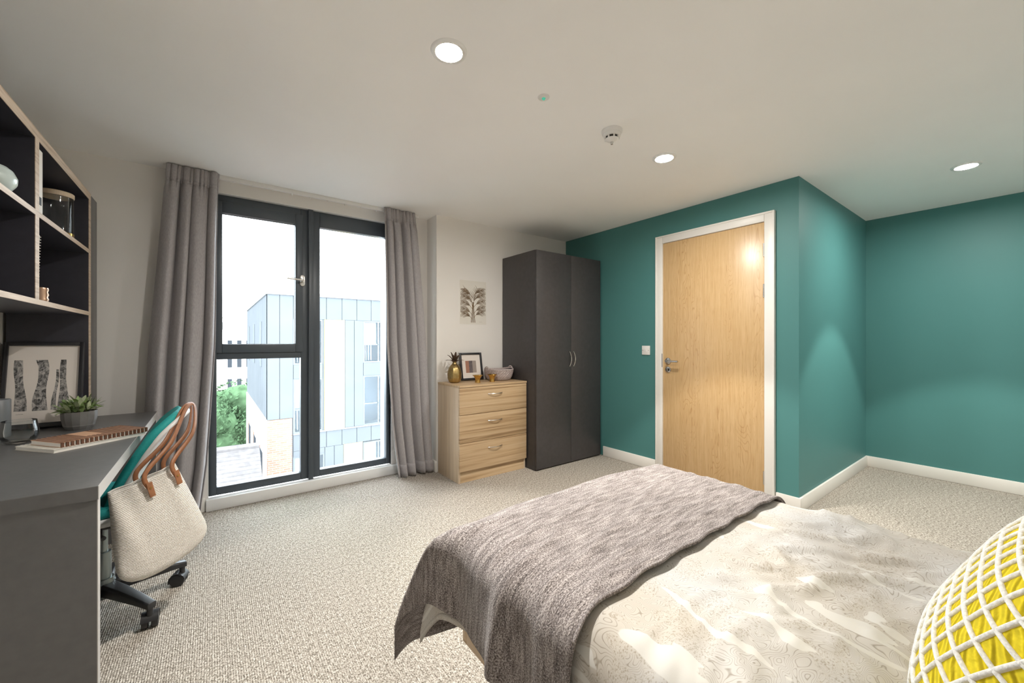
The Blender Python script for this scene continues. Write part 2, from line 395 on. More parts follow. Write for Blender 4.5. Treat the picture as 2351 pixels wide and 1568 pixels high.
# ---------------------------------------------------------------- window
FY0, FY1 = 3.495, 3.56
win = thing('window_1', (.62, 3.52, 0), kind='structure')
def frect(x0, x1, z0, z1, wl, wr, wb, wt, y0, y1):
    return MB().box(x0, x0+wl, y0, y1, z0, z1).box(x1-wr, x1, y0, y1, z0, z1).box(x0+wl, x1-wr, y0, y1, z0, z0+wb).box(x0+wl, x1-wr, y0, y1, z1-wt, z1)
build('frame', frect(WX0, .612, WZ0, WZ1, .045, .057, .055, .06, FY0, FY1), M['slate'], win, bevel=.003)
build('frame', frect(.636, WX1, WZ0, WZ1, .057, .028, .052, .12, FY0, FY1), M['slate'], win, bevel=.003)
build('mullion', B(.606, .640, FY0-.028, FY1, WZ0-.012, WZ1), M['slate'], win, bevel=.003)
build('transom', B(WX0+.045, .555, FY0, FY1, 1.04, 1.092), M['slate'], win, bevel=.003)
sash = build('sash', frect(.012, .566, 1.086, 2.155, .045, .05, .062, .078, FY0-.014, FY0+.045), M['slate'], win, bevel=.003)
build('gasket', frect(.052, .521, 1.143, 2.082, .007, .007, .007, .007, FY0+.004, FY0+.03), M['gasket'], sash)
build('glass_pane', B(.055, .518, FY0+.018, FY0+.024, 1.146, 2.079), M['pane'], win, smooth=0)
build('glass_pane', B(.023, .557, FY0+.028, FY0+.034, .138, 1.042), M['pane'], win, smooth=0)
build('glass_pane', B(.691, 1.234, FY0+.028, FY0+.034, .135, 2.087), M['pane'], win, smooth=0)
hy = FY0-.014
hd = build('handle_plate', MB().prism([(.563+.018*math.cos(a), 1.641+.022*math.sin(a)+(.022 if math.sin(a) > 0 else -.022)) for a in [2*PI*i/24 for i in range(24)]], lambda a, b, h: (a, h, b), hy-.010, hy), M['chrome'], win, bevel=.002)
build('lever', MB().cyl((.563, hy-.01, 1.641), (.563, hy-.045, 1.641), .010).tube([(.563, hy-.04, 1.641), (.545, hy-.048, 1.642), (.50, hy-.05, 1.644), (.452, hy-.05, 1.646)], [.010, .010, .008, .007], 10), M['chrome'], hd)
build('sill', B(WX0-.015, WX1+.055, 3.432, FY0, 0, WZ0-.004), M['white_gloss'], win, bevel=.006)
build('reveal_trim', MB().box(WX0-.004, WX0, YW-.002, FY0, WZ0, WZ1).box(WX1, WX1+.004, YW-.002, FY0, WZ0, WZ1).box(WX0, WX1, YW-.002, FY0, WZ1, WZ1+.004), M['white_gloss'], win, smooth=0)
tr = thing('curtain_track', (.6, 3.37, 2.27), 'thin white curtain track fixed to the ceiling above the window', 'curtain track')
build('rail', B(-.25, 1.48, 3.365, 3.39, 2.272, H), M['switch'], tr, bevel=.002)
for i in range(9): build('glider', B(.10+i*.125, .108+i*.125, 3.372, 3.384, 2.262, 2.272), M['switch'], tr)

def curtain(name, label, xl, xr, n, seed, zb, yfn):
    rnd = random.Random(seed); ph = [rnd.uniform(0, 6.28) for _ in range(8)]
    fr = [0]+sorted(rnd.uniform(.0, 1) for _ in range(0))
    def warp(u): return u + .035*math.sin(2*PI*u*2+ph[0]) + .02*math.sin(2*PI*u*3+ph[1])
    def fn(u, v):
        z = zb + (H-.006-zb)*v; q = 1-v
        x = xl(v) + (xr(v)-xl(v))*u
        head = max(0, min(1, (z-2.17)/.06))
        A = .046*(.65+.35*q)
        a = math.sin(2*PI*n*warp(u)+ph[2]+.5*math.sin(2.2*q+ph[3]))
        a = math.copysign(abs(a)**.8, a)
        a2 = math.sin(2*PI*n*2.02*warp(u)+ph[4]+q*.8)
        y = yfn(u, v) + A*(1-head*.55)*(a+.13*a2*min(1, q*2))
        # pencil pleats in the heading tape
        pl = math.sin(2*PI*n*4*u+ph[5])
        y += .010*pl*max(0, min(1, (z-2.12)/.08))
        x += .006*math.cos(2*PI*n*4*u+ph[5])*head + .012*math.cos(2*PI*n*warp(u)+ph[2])
        x += .01*math.sin(3*q+ph[6])
        y -= .012*math.exp(-((z-2.185)/.025)**2)*-1
        return (x, y, z, u, v)
    root = thing(name, (xl(0)*.5+xr(0)*.5, yfn(.5, 0), zb), label, 'curtain', 'grey curtains at the window')
    build('drape', MB().grid(fn, n*26, 60), M['curtain'], root, smooth=180, solid=.003)
    def tape(u, v):
        z = 2.185+.02*v; p = fn(u, (z-zb)/(H-.006-zb)); return (p[0], p[1]-.0035, z, u, v)
    build('heading_tape', MB().grid(tape, n*26, 1), M['curtain'], root, smooth=180, solid=.002)
    build('hem', MB().grid(lambda u, v: (lambda p: (p[0], p[1]-.003, p[2], u, v))(fn(u, .045*v)), n*26, 3), M['curtain'], root, smooth=180, solid=.002)
    return root
def lerp(a, b, t): return a+(b-a)*t
def pw(pts, t):
    for (t0, a), (t1, b) in zip(pts, pts[1:]):
        if t <= t1: return lerp(a, b, (t-t0)/(t1-t0))
    return pts[-1][1]
curtain('curtain', 'grey pleated curtain hanging between the desk and the window', lambda v: pw([(0, -.36), (.5, -.315), (.85, -.25), (1, -.222)], v), lambda v: pw([(0, -.055), (.15, -.02), (.5, .02), (.8, .03), (1, .045)], v), 4, 3, .012, lambda u, v: 3.335-.035*(1-v)*u)
curtain('curtain', 'grey pleated curtain hanging between the window and the wooden chest', lambda v: pw([(0, 1.26), (.2, 1.20), (.5, 1.15), (1, 1.137)], v), lambda v: pw([(0, 1.575), (.2, 1.54), (.5, 1.50), (.85, 1.44), (1, 1.412)], v), 4, 11, .012, lambda u, v: 3.335-.02*(1-v))

# ---------------------------------------------------------------- door
door = thing('door_1', (XT, 1.63, 0), kind='structure')
x0, x1 = XT-.022, XT+.1
FW = .070
build('door_frame', MB().box(x0, x1, DY0-FW, DY0-.003, 0, DZ+FW).box(x0, x1, DY1+.003, DY1+FW, 0, DZ+FW).box(x0, x1, DY0-.003, DY1+.003, DZ+.003, DZ+FW), M['skirting'], door, bevel=.004)
build('frame_bead', MB().box(x0-.004, x0+.002, DY0-FW, DY0-FW+.014, 0, DZ+FW).box(x0-.004, x0+.002, DY1+FW-.014, DY1+FW, 0, DZ+FW).box(x0-.004, x0+.002, DY0-FW+.014, DY1+FW-.014, DZ+FW-.014, DZ+FW), M['skirting'], door, bevel=.002)
leaf = build('door_leaf', B(XT-.012, XT+.034, DY0, DY1, .006, DZ), M['oak'], door, bevel=.002)
hx = XT-.012
ros = build('handle_rose', MB().cyl((hx, 1.982, .997), (hx-.009, 1.982, .997), .027, n=28), M['chrome'], leaf, bevel=.002)
build('lever_handle', MB().tube([(hx-.008, 1.982, .997), (hx-.045, 1.982, .997), (hx-.055, 1.975, .997), (hx-.056, 1.94, .997), (hx-.056, 1.862, .997)], .0095, 12), M['chrome'], leaf)
esc = build('escutcheon', MB().cyl((hx, 1.982, .921), (hx-.008, 1.982, .921), .026, n=28), M['chrome'], leaf, bevel=.002)
build('keyhole', MB().cyl((hx-.008, 1.982, .921), (hx-.0086, 1.982, .921), .013, n=20), M['dark'], leaf)
build('thumb_turn', B(hx-.020, hx-.0084, 1.979, 1.985, .910, .932), M['chrome'], leaf, bevel=.001)
for z in (1.83, 1.535, .18):
    h = build('hinge', MB().cyl((hx-.004, DY0-.001, z-.048), (hx-.004, DY0-.001, z+.048), .007, n=12), M['chrome'], leaf)
build('strike_plate', B(x0-.001, x0+.003, DY1+.003, DY1+.006, .94, 1.06), M['dark'], door)
build('threshold', B(XT+.036, XT+.1, DY0-.003, DY1+.003, 0, .004), M['dark'], door)

sw = thing('light_switch', (XT, 2.213, 1.04), 'square white light switch on the teal wall beside the door', 'light switch')
build('plate', B(XT-.010, XT, 2.171, 2.255, 1.044, 1.128), M['switch'], sw, bevel=.003)
build('rocker', B(XT-.014, XT-.009, 2.206, 2.220, 1.074, 1.098), M['switch'], sw, bevel=.001)
for y in (2.183, 2.243): build('screw', MB().cyl((XT-.0101, y, 1.086), (XT-.0108, y, 1.086), .003, n=10), M['chrome'], sw)

# ---------------------------------------------------------------- ceiling fittings
def downlight(x, y, label):
    d = thing('downlight', (x, y, H), label, 'ceiling light', 'recessed ceiling downlights')
    build('trim_ring', MB().lathe([(.050, -.001), (.052, -.007), (.062, -.008), (.069, -.004), (.071, 0), (.049, 0)], (x, y, H), 40), M['white_gloss'], d)
    build('lens', MB().lathe([(0, -.0035), (.035, -.0035), (.050, -.002), (.050, -.0005), (0, -.0005)], (x, y, H), 40), M['lens'], d)
    L = bpy.data.lights.new('downlight_beam', 'SPOT'); L.energy = DOWNLIGHT_W; L.color = (1, .94, .85); L.spot_size = math.radians(74); L.spot_blend = .22; L.shadow_soft_size = .035
    lo = bpy.data.objects.new('lamp_beam', L); C.objects.link(lo); lo.parent = d; lo.location = (0, 0, -.012)
downlight(.74, 1.397, 'round recessed downlight in the ceiling above the foot of the bed')
downlight(2.23, 1.409, 'round recessed downlight in the ceiling between smoke detector and teal wall')
downlight(3.894, .306, 'round recessed downlight in the ceiling of the teal alcove')
em = thing('emergency_light', (1.23, 1.395, H), 'tiny round emergency light with green dot between downlight and smoke detector', 'emergency light')
build('bezel', MB().lathe([(0, -.006), (.012, -.006), (.026, -.004), (.028, 0), (0, 0)], (1.23, 1.395, H), 28), M['switch'], em)
build('led', MB().lathe([(0, -.014), (.005, -.013), (.009, -.006), (0, -.006)], (1.23, 1.395, H), 16), M['green'], em)
dx, dy = 1.719, 1.397
sd = thing('smoke_detector', (dx, dy, H), 'white domed smoke detector with dark slots on the ceiling', 'smoke detector')
build('base_plate', MB().lathe([(0, -.020), (.050, -.020), (.055, -.012), (.055, 0), (0, 0)], (dx, dy, H), 40), M['switch'], sd)
build('head', MB().lathe([(.047, -.020), (.045, -.032), (.042, -.034), (.034, -.034)], (dx, dy, H), 40), M['switch'], sd)
build('chamber', MB().lathe([(0, -.046), (.031, -.046), (.034, -.034), (0, -.034)], (dx, dy, H), 32), M['dark'], sd)
build('cap', MB().lathe([(0, -.062), (.014, -.060), (.030, -.052), (.036, -.046), (0, -.046)], (dx, dy, H), 40), M['switch'], sd)
for i in range(8):
    a = 2*PI*i/8+.2; c, s = math.cos(a), math.sin(a)
    build('rib', MB().obox((dx+.0365*c, dy+.0365*s, H-.040), (.004*c, .004*s, 0), (-.0035*s, .0035*c, 0), (0, 0, .0065)), M['switch'], sd)
build('indicator', MB().lathe([(0, -.076), (.006, -.074), (.009, -.062), (0, -.061)], (dx, dy, H), 14), M['chrome'], sd)

# ---------------------------------------------------------------- wardrobe
wx0, wx1, wy0, wy1, wz = 2.325, 3.185, 2.735, 3.255, 1.995
wd = thing('wardrobe', ((wx0+wx1)/2, (wy0+wy1)/2, 0), 'tall dark graphite two door wardrobe in the corner by the teal wall', 'wardrobe')
build('side_panel', B(wx0, wx0+.018, wy0+.021, wy1, 0, wz), M['wardrobe'], wd, bevel=.001)
build('side_panel', B(wx1-.018, wx1, wy0+.021, wy1, 0, wz), M['wardrobe'], wd, bevel=.001)
build('top_panel', B(wx0+.018, wx1-.018, wy0+.021, wy1, wz-.018, wz), M['wardrobe'], wd)
build('back_panel', B(wx0+.018, wx1-.018, wy1-.006, wy1, .05, wz-.018), M['wardrobe'], wd)
build('plinth', B(wx0+.018, wx1-.018, wy0+.03, wy0+.045, 0, .05), M['wardrobe'], wd)
xm = 2.762
for a, b, hxx in ((wx0+.001, xm-.0015, 2.738), (xm+.0015, wx1-.001, 2.790)):
    d = build('door', B(a, b, wy0, wy0+.019, .012, wz-.002), M['wardrobe'], wd, bevel=.0015)
    pts = []
    for i in range(17):
        t = i/16; pts.append((hxx, wy0-.004-.026*math.sin(PI*t)**.8, .93+.14*t))
    build('handle', MB().tube(pts, .0045, 8).cyl((hxx, wy0, .932), (hxx, wy0-.008, .932), .006).cyl((hxx, wy0, 1.068), (hxx, wy0-.008, 1.068), .006), M['chrome'], d)

# ---------------------------------------------------------------- chest of drawers
cx0, cx1, cy0, cy1, cz = 1.612, 2.312, 2.860, 3.248, .805
ch = thing('chest_of_drawers', ((cx0+cx1)/2, (cy0+cy1)/2, 0), 'zebra grained wooden chest of three drawers beside the dark wardrobe', 'chest of drawers')
build('side_panel', B(cx0, cx0+.018, cy0+.020, cy1, 0, cz-.018), M['wood_v'], ch, bevel=.001)
build('side_panel', B(cx1-.018, cx1, cy0+.020, cy1, 0, cz-.018), M['wood_v'], ch, bevel=.001)
build('top_panel', B(cx0-.002, cx1+.002, cy0-.002, cy1, cz-.018, cz), M['wood_top'], ch, bevel=.0015)
build('back_panel', B(cx0+.018, cx1-.018, cy1-.006, cy1, .05, cz-.018), M['wood_v'], ch)
build('plinth', B(cx0+.018, cx1-.018, cy0+.022, cy0+.04, 0, .10), M['wood_h'], ch)
for i, (z0, z1, hz) in enumerate(((.097, .327, .262), (.330, .560, .492), (.563, .784, .720))):
    d = build('drawer', B(cx0+.001, cx1-.001, cy0, cy0+.019, z0, z1), M['wood_h'], ch, bevel=.0015)
    pts = [(1.89+.145*i/14, cy0-.003-.024*math.sin(PI*i/14)**.8, hz) for i in range(15)]
    build('handle', MB().tube(pts, .0038, 8).cyl((1.893, cy0, hz), (1.893, cy0-.006, hz), .005).cyl((2.032, cy0, hz), (2.032, cy0-.006, hz), .005), M['chrome'], d)

# pineapple
px, py = 1.705, 3.115
pa = thing('pineapple_ornament', (px, py, cz), 'gold metal pineapple ornament with bronze leaves on the wooden chest', 'ornament')
def pmod(th, z):
    g = math.cos(11*th+z*75)*math.cos(11*th-z*75); return 1+.022*g
bodyp = [(.034, 0), (.050, .010), (.060, .040), (.0625, .070), (.058, .105), (.047, .135), (.033, .155), (.022, .163), (.019, .172)]
def resamp(prof, n):
    out = []
    for i in range(n):
        t = i/(n-1)*(len(prof)-1); k = min(int(t), len(prof)-2); f = t-k
        out.append((lerp(prof[k][0], prof[k+1][0], f), lerp(prof[k][1], prof[k+1][1], f)))
    return out
build('body', MB().lathe(resamp(bodyp, 40), (px, py, cz), 88, pmod), M['gold'], pa, smooth=60)
build('stem', MB().lathe([(.019, .168), (.016, .18), (.018, .192), (0, .195)], (px, py, cz), 16), M['gold'], pa)
for ring, (n, el, ln) in enumerate(((8, .35, .080), (7, .85, .090), (5, 1.25, .092))):
    for i in range(n):
        a = 2*PI*i/n+ring*.4; pts = []; ws = []; sd_ = (-math.sin(a), math.cos(a), 0)
        for k in range(7):
            t = k/6; e = el-1.0*t*t+.25
            r = .010+ln*t*math.cos(el)*1.0; z = .182+.006*ring+ln*(math.sin(el)*t+.30*t*(1-t)) - .012*t*t
            pts.append((px+r*math.cos(a), py+r*math.sin(a), cz+z)); ws.append(.014*(1-t)**.7*(.7+.6*t)+.0008)
        build('leaf', MB().ribbon(pts, ws, sd_), M['leafbronze'], pa, solid=.0015)

# small framed print on chest (leans on the wall)
fr = thing('small_picture_frame', (1.93, 3.22, cz), 'small black framed abstract print leaning on the wall above the chest', 'picture frame')
def leanmap(x0, zb, y0, y1, hgt):
    th = math.atan2(y1-y0, hgt)
    return lambda a, b, h: (x0+a, y0+b*math.sin(th)-h*math.cos(th), zb+b*math.cos(th)+h*math.sin(th))
FWd, FHt = .235, .252
fm = leanmap(1.815, cz+.006, 3.196, 3.240, FHt)
def fbox(mb, a0, a1, b0, b1, h0, h1, mp): return mb.prism([(a0,b0),(a1,b0),(a1,b1),(a0,b1)], mp, h0, h1)
mb = MB()
for r in ((0, .017, 0, FHt), (FWd-.017, FWd, 0, FHt), (.017, FWd-.017, 0, .017), (.017, FWd-.017, FHt-.017, FHt)): fbox(mb, *r, 0, .018, fm)
build('frame', mb, M['blackframe'], fr, bevel=.001)
build('backing', fbox(MB(), .004, FWd-.004, .004, FHt-.004, -.002, .004, fm), M['blackframe'], fr)
build('mount', fbox(MB(), .016, FWd-.016, .016, FHt-.016, .004, .007, fm), M['mat'], fr)
for k, (a0, a1, mt) in enumerate(((.058, .095, 'terracotta'), (.095, .132, 'plum'), (.132, .172, 'taupe'))):
    build('print', fbox(MB(), a0, a1, .066, .178, .007, .0075, fm), M[mt], fr)
def cup(x, y, label):
    c = thing('gold_cup', (x, y, cz), label, 'cup', 'small gold cups on the chest')
    build('bowl', MB().lathe([(0, .001), (.024, 0), (.024, .004), (.022, .022), (.025, .040), (.034, .056), (.046, .064), (.0455, .0655), (.032, .059), (.022, .042), (.019, .022), (0, .008)], (x, y, cz), 32), M['gold2'], c)
    build('rim', MB().tube([(x+.0458*math.cos(a), y+.0458*math.sin(a), cz+.0648) for a in [2*PI*i/32 for i in range(33)]], .0013, 6), M['gold2'], c)
cup(1.872, 3.0, 'small flared gold cup in front of the black frame on the chest')
cup(2.018, 2.99, 'small flared gold cup in front of the woven basket on the chest')
bx, by = 2.172, 3.105
bz0 = cz; cz = cz+.003
bk = thing('woven_basket', (bx, by, cz), 'mauve and grey woven rope basket on the chest beside the wardrobe', 'basket')
def bmod(th, z): return 1+.028*math.cos(30*th+z*190)*math.cos(z*420)
def ell(th): return 1
build('bowl', MB().lathe(resamp([(.085, 0), (.105, .006), (.122, .035), (.131, .07), (.134, .092)], 36), (bx, by, cz), 150, bmod), M['basket'], bk, smooth=50, solid=.006)
build('rim', MB().tube([(bx+.134*math.cos(a), by+.134*math.sin(a), cz+.094+.014*math.cos(a)**6) for a in [2*PI*i/48 for i in range(49)]], .006, 8), M['basket'], bk)
for s in (-1, 1):
    build('handle', MB().tube([(bx+s*.136, by+.032*math.cos(PI*k/10), cz+.098+.026*math.sin(PI*k/10)) for k in range(11)], .005, 8), M['basket'], bk)

cz = bz0
# palm print on wall
pp = thing('botanical_poster', (1.986, YC, 1.33), 'unframed cream poster of brown palm leaves on the wall above the chest', 'poster')
build('paper', B(1.842, 2.133, YC-.0012, YC, 1.330, 1.742), M['paper'], pp, smooth=0)
rp = random.Random(4)
def stroke(mb, pts, w0, w1, y):
    n = len(pts); vs = []
    for k, (a, b) in enumerate(pts):
        k2 = min(k+1, n-1); k1 = max(k-1, 0); dx_, dz_ = pts[k2][0]-pts[k1][0], pts[k2][1]-pts[k1][1]; l = math.hypot(dx_, dz_) or 1
        w = lerp(w0, w1, k/(n-1)); vs += [(a-dz_/l*w, y, b+dx_/l*w), (a+dz_/l*w, y, b-dx_/l*w)]
    mb.add(vs, [(2*k, 2*k+1, 2*k+3, 2*k+2) for k in range(n-1)])
def frond(mb, x, z, ang, ln, curl, y, nl=8):
    spine = []; a = ang; cx_, cz_ = x, z; n = 24
    for k in range(n+1):
        spine.append((cx_, cz_, a)); cx_ += math.cos(a)*ln/n; cz_ += math.sin(a)*ln/n; a += curl/n
    stroke(mb, [(p[0], p[1]) for p in spine], .0019, .0007, y)
    for q in range(nl):
        X, Z, A = spine[8+int(16*q/(nl-1))]
        for s_ in (-1, 1):
            l = .070*(1-.35*q/(nl-1)); b = A+s_*.55; pts = []; xx, zz = X, Z
            for j_ in range(6):
                pts.append((min(max(xx, 1.850), 2.125), zz)); xx += math.cos(b)*l/5; zz += math.sin(b)*l/5
                b += (-.16 if math.cos(b) > 0 else .16)
            stroke(mb, pts, .0025, .0005, y)
xs = 1.985
fronds = [(.002, 1.50, 1.45, .17, -.25), (-.002, 1.48, 1.78, .20, .55)]
for z_, l_ in ((1.375, .125), (1.415, .135), (1.475, .135), (1.535, .13), (1.585, .125)):
    for sgn in (-1, 1): fronds.append((sgn*.008, z_+.018*(sgn > 0), PI/2-sgn*.62, l_, -sgn*.95))
for i, (ox, z, ang, ln, cu) in enumerate(fronds):
    mb = MB(); frond(mb, xs+ox, z, ang, ln, cu, YC-.0016-.00005*i); build('printed_frond', mb, M['ink'], pp, smooth=0, fixn=False)
mb = MB()
for k in range(5): stroke(mb, [(xs-.022+.011*k, 1.347), (xs-.012+.006*k, 1.44), (xs-.004+.002*k, 1.54)], .0026, .0015, YC-.0015)
build('printed_stem', mb, M['ink'], pp, smooth=0, fixn=False)
mb = MB(); stroke(mb, [(2.052+.004*k, 1.353+.004*(k % 2)) for k in range(9)], .0005, .0005, YC-.0015)
build('signature', mb, M['ink'], pp, smooth=0, fixn=False)

# ---------------------------------------------------------------- desk
dx0, dx1, dy0, dy1, dz = XL+.012, -.268, 1.68, 3.262, .74
dk = thing('desk', ((dx0+dx1)/2, (dy0+dy1)/2, 0), 'long grey laminate desk with panel ends along the left wall', 'desk')
build('desk_top', B(dx0, dx1-.002, dy0, dy1, dz-.040, dz), M['grey'], dk, bevel=.001)
build('near_edge_band', B(dx0, dx1-.003, dy0-.0015, dy0, dz-.040, dz-.001), M['grey'], dk)
build('edge_band', B(dx1-.002, dx1, dy0, dy1, dz-.040, dz), M['edge'], dk)
for y in (dy0+.002, dy1-.03):
    build('end_panel', B(dx0, dx1-.004, y, y+.028, 0, dz-.040), M['grey'], dk)
    build('panel_edge', B(dx1-.004, dx1-.002, y, y+.028, 0, dz-.040), M['edge'], dk)
build('modesty_panel', B(dx0, dx0+.018, dy0+.03, dy1-.03, .30, dz-.040), M['grey'], dk)

# shelving unit on the desk
ux0, ux1 = XL+.012, -.524; t = .040
un = thing('shelving_unit', ((ux0+ux1)/2, 2.3, dz), 'dark shelving unit with pale plywood edges standing on the desk', 'shelving unit')
uy0 = 1.36; uy1 = 3.094
def panel(name, x0_, x1_, y0_, y1_, z0_, z1_):
    p_ = build(name, B(x0_, x1_-.002, y0_, y1_, z0_, z1_), M['navy'], un)
    build('ply_edge', B(x1_-.002, x1_, y0_, y1_, z0_, z1_), M['ply'], p_)
panel('top_panel', ux0, ux1, uy0, uy1, 1.925, 1.962)
panel('shelf', ux0, ux1, uy0+t, 2.247, 1.638, 1.658); panel('shelf', ux0, ux1, 2.287, uy1-t, 1.638, 1.658)
panel('shelf', ux0, ux1, uy0+t, uy1-t, 1.306, 1.326)
panel('divider', ux0, ux1, 2.247, 2.287, 1.326, 1.925)
panel('side_panel', ux0, ux1, uy1-t, uy1, 1.306, 1.925); lowp = build('lower_side_panel', B(ux0, ux1-.002, uy1-t, uy1, dz, 1.306), M['navy'], un); build('ply_edge', B(ux1-.002, ux1, uy1-t, uy1, dz, 1.306), M['ply'], lowp); panel('side_panel', ux0, ux1, uy0, uy0+t, 1.306, 1.925)
build('back_panel', B(ux0, ux0+.008, uy0+t, uy1-t, 1.326, 1.925), M['navy'], un)
build('filler_panel', B(ux0, ux1-.004, uy1, 3.258, dz, 1.962), M['grey'], un, bevel=.001)

# things on the shelves
v = thing('round_bowl', (-.590, 2.06, 1.6585), 'pale celadon round bowl on the upper shelf', 'bowl')
build('body', MB().lathe(resamp([(.034, 0), (.052, .005), (.068, .030), (.070, .050), (.060, .074), (.050, .082), (.047, .080), (.056, .07), (.064, .05), (.05, .012), (0, .010)], 34), (-.590, 2.06, 1.6585), 40), M['celadon'], v)
build('lip', MB().tube([(-.590+.0485*math.cos(a), 2.06+.0485*math.sin(a), 1.740) for a in [2*PI*i/32 for i in range(33)]], .002, 6), M['celadon'], v)
bf = thing('box_file', (-.66, 2.32, 1.658), 'white box file with small black label upright against the shelf divider', 'box file')
build('cover', B(-.76, -.530, 2.290, 2.352, 1.6585, 1.905), M['cream'], bf, bevel=.002)
build('label_holder', B(-.530, -.5288, 2.298, 2.334, 1.692, 1.722), M['dark'], bf)
gj = thing('glass_jar', (-.605, 2.868, 1.658), 'clear glass jar with wooden lid and gold foot band on the shelf', 'jar')
jx, jy, jz = -.605, 2.868, 1.6585
build('glass', MB().lathe([(0, .004), (.058, .004), (.060, .01), (.060, .205), (.057, .205), (.057, .012), (0, .010)], (jx, jy, jz), 40), M['tumbler'], gj)
build('lid', MB().lathe([(0, .206), (.062, .206), (.063, .210), (.063, .226), (.060, .229), (0, .229)], (jx, jy, jz), 40), M['lidwood'], gj)
build('foot_band', MB().lathe([(.0, 0), (.061, 0), (.0615, .034), (.0604, .034), (.0604, .0035), (0, .0035)], (jx, jy, jz), 40), M['gold2'], gj)
sb = thing('spiral_notebook', (-.66, 2.31, 1.326), 'white spiral notebook leaning upright in the lower shelf', 'notebook')
build('cover', MB().obox((-.645, 2.315, 1.4535), (.110, 0, 0), (0, .005, -.0009), (0, .022, .125)), M['cream'], sb)
for k in range(22): build('spiral_ring', MB().tube([(-.533+.004*math.cos(a), 2.298+.030*k/21+.006*math.sin(a), 1.338+.232*k/21) for a in [2*PI*i/8 for i in range(9)]], .0010, 5), M['pages'], sb)
cp = thing('candle_pot', (-.548, 2.415, 1.3265), 'little copper ribbed candle pot on the lower shelf', 'candle pot')
build('pot', MB().lathe([(0, .0), (.019, 0), (.021, .01), (.018, .018), (.021, .028), (.018, .038), (.021, .048), (.019, .056), (.016, .056), (.016, .01), (0, .008)], (-.548, 2.415, 1.3265), 28), M['cyl2'], cp)
build('wax', MB().lathe([(0, .044), (.0158, .044), (.0158, .038), (0, .038)], (-.548, 2.415, 1.3265), 20), M['pages'], cp)

# big framed print on the desk
bfm = leanmap(-.803, dz+.003, 2.965, 3.048, .42)
bp = thing('tree_print_frame', (-.67, 2.97, dz), 'black framed print of three birch trunks leaning on the desk', 'picture frame')
FW2, FH2 = .268, .425
mb = MB()
for r in ((0, .012, 0, FH2), (FW2-.016, FW2, 0, FH2), (.012, FW2-.016, 0, .022), (.012, FW2-.016, FH2-.018, FH2)): fbox(mb, *r, 0, .028, bfm)
build('frame', mb, M['blackframe'], bp, bevel=.0015)
build('backing', fbox(MB(), .003, FW2-.003, .003, FH2-.003, -.003, .010, bfm), M['blackframe'], bp)
build('mount', fbox(MB(), .012, FW2-.016, .022, FH2-.018, .010, .014, bfm), M['mat'], bp)
def trunk(cs, name='printed_trunk'):
    m_ = MB()
    vs = []
    for (a, b, w) in cs: vs += [bfm(a-w, b, .0143), bfm(a+w, b, .0143)]
    m_.add(vs, [(2*k, 2*k+1, 2*k+3, 2*k+2) for k in range(len(cs)-1)]); build(name, m_, M['birch'], bp, smooth=0)
def wob(a0, a1, bl, bh, w0, w1, bend, n=14):
    out = []
    for k in range(n+1):
        t_ = k/n; out.append((lerp(a0, a1, t_)+bend*math.sin(PI*t_*1.7+.5)*.5, lerp(bl, bh, t_), lerp(w0, w1, t_**.5)*(1+.12*math.sin(9*t_))))
    return out
trunk(wob(.060, .047, .085, .335, .021, .013, .006)); trunk(wob(.128, .123, .083, .335, .026, .015, -.012)); trunk(wob(.200, .197, .083, .335, .022, .009, .006)); trunk(wob(.172, .174, .083, .285, .010, .004, -.008)); trunk(wob(.113, .111, .083, .16, .003, .001, 0, 5)); trunk(wob(.113, .104, .305, .335, .003, .003, 0, 3))
trunk([(.060, .070, .012), (.060, .0712, .012)], 'printed_caption')

# plant
pl = thing('potted_plant', (-.520, 2.835, dz), 'small leafy green plant in a grey metal pot on the desk', 'potted plant')
ox, oy = -.520, 2.835
build('pot', MB().lathe([(0, 0), (.044, 0), (.055, .018), (.063, .055), (.064, .088), (.060, .088), (.056, .02), (0, .016)], (ox, oy, dz), 14), M['pot'], pl, smooth=20)
build('soil', MB().lathe([(0, .080), (.0595, .078), (.058, .07), (0, .07)], (ox, oy, dz), 14), M['soil'], pl)
rp = random.Random(21)
for i in range(150):
    a = rp.uniform(0, 2*PI); el = rp.uniform(.25, 1.35); ln = rp.uniform(.040, .075); r0 = rp.uniform(0, .055); zo = rp.uniform(0, .055)*(1-r0/.08)
    bx_, by_ = ox+r0*math.cos(a), oy+r0*math.sin(a); pts = []; ws = []
    for k in range(6):
        t_ = k/5; r = ln*t_*math.cos(el); z = .080+zo+ln*(math.sin(el)*t_-.35*t_*t_*math.cos(el))
        pts.append((bx_+r*math.cos(a), by_+r*math.sin(a), dz+z)); ws.append(.0078*math.sin(PI*(.12+.88*t_))**.8+.0004)
    tw = rp.uniform(-.5, .5)
    build('leaf', MB().ribbon(pts, ws, (-math.sin(a)*math.cos(tw), math.cos(a)*math.cos(tw), math.sin(tw))), M['leaf'] if rp.random() < .5 else M['leafpale'], pl, smooth=180, fixn=False)
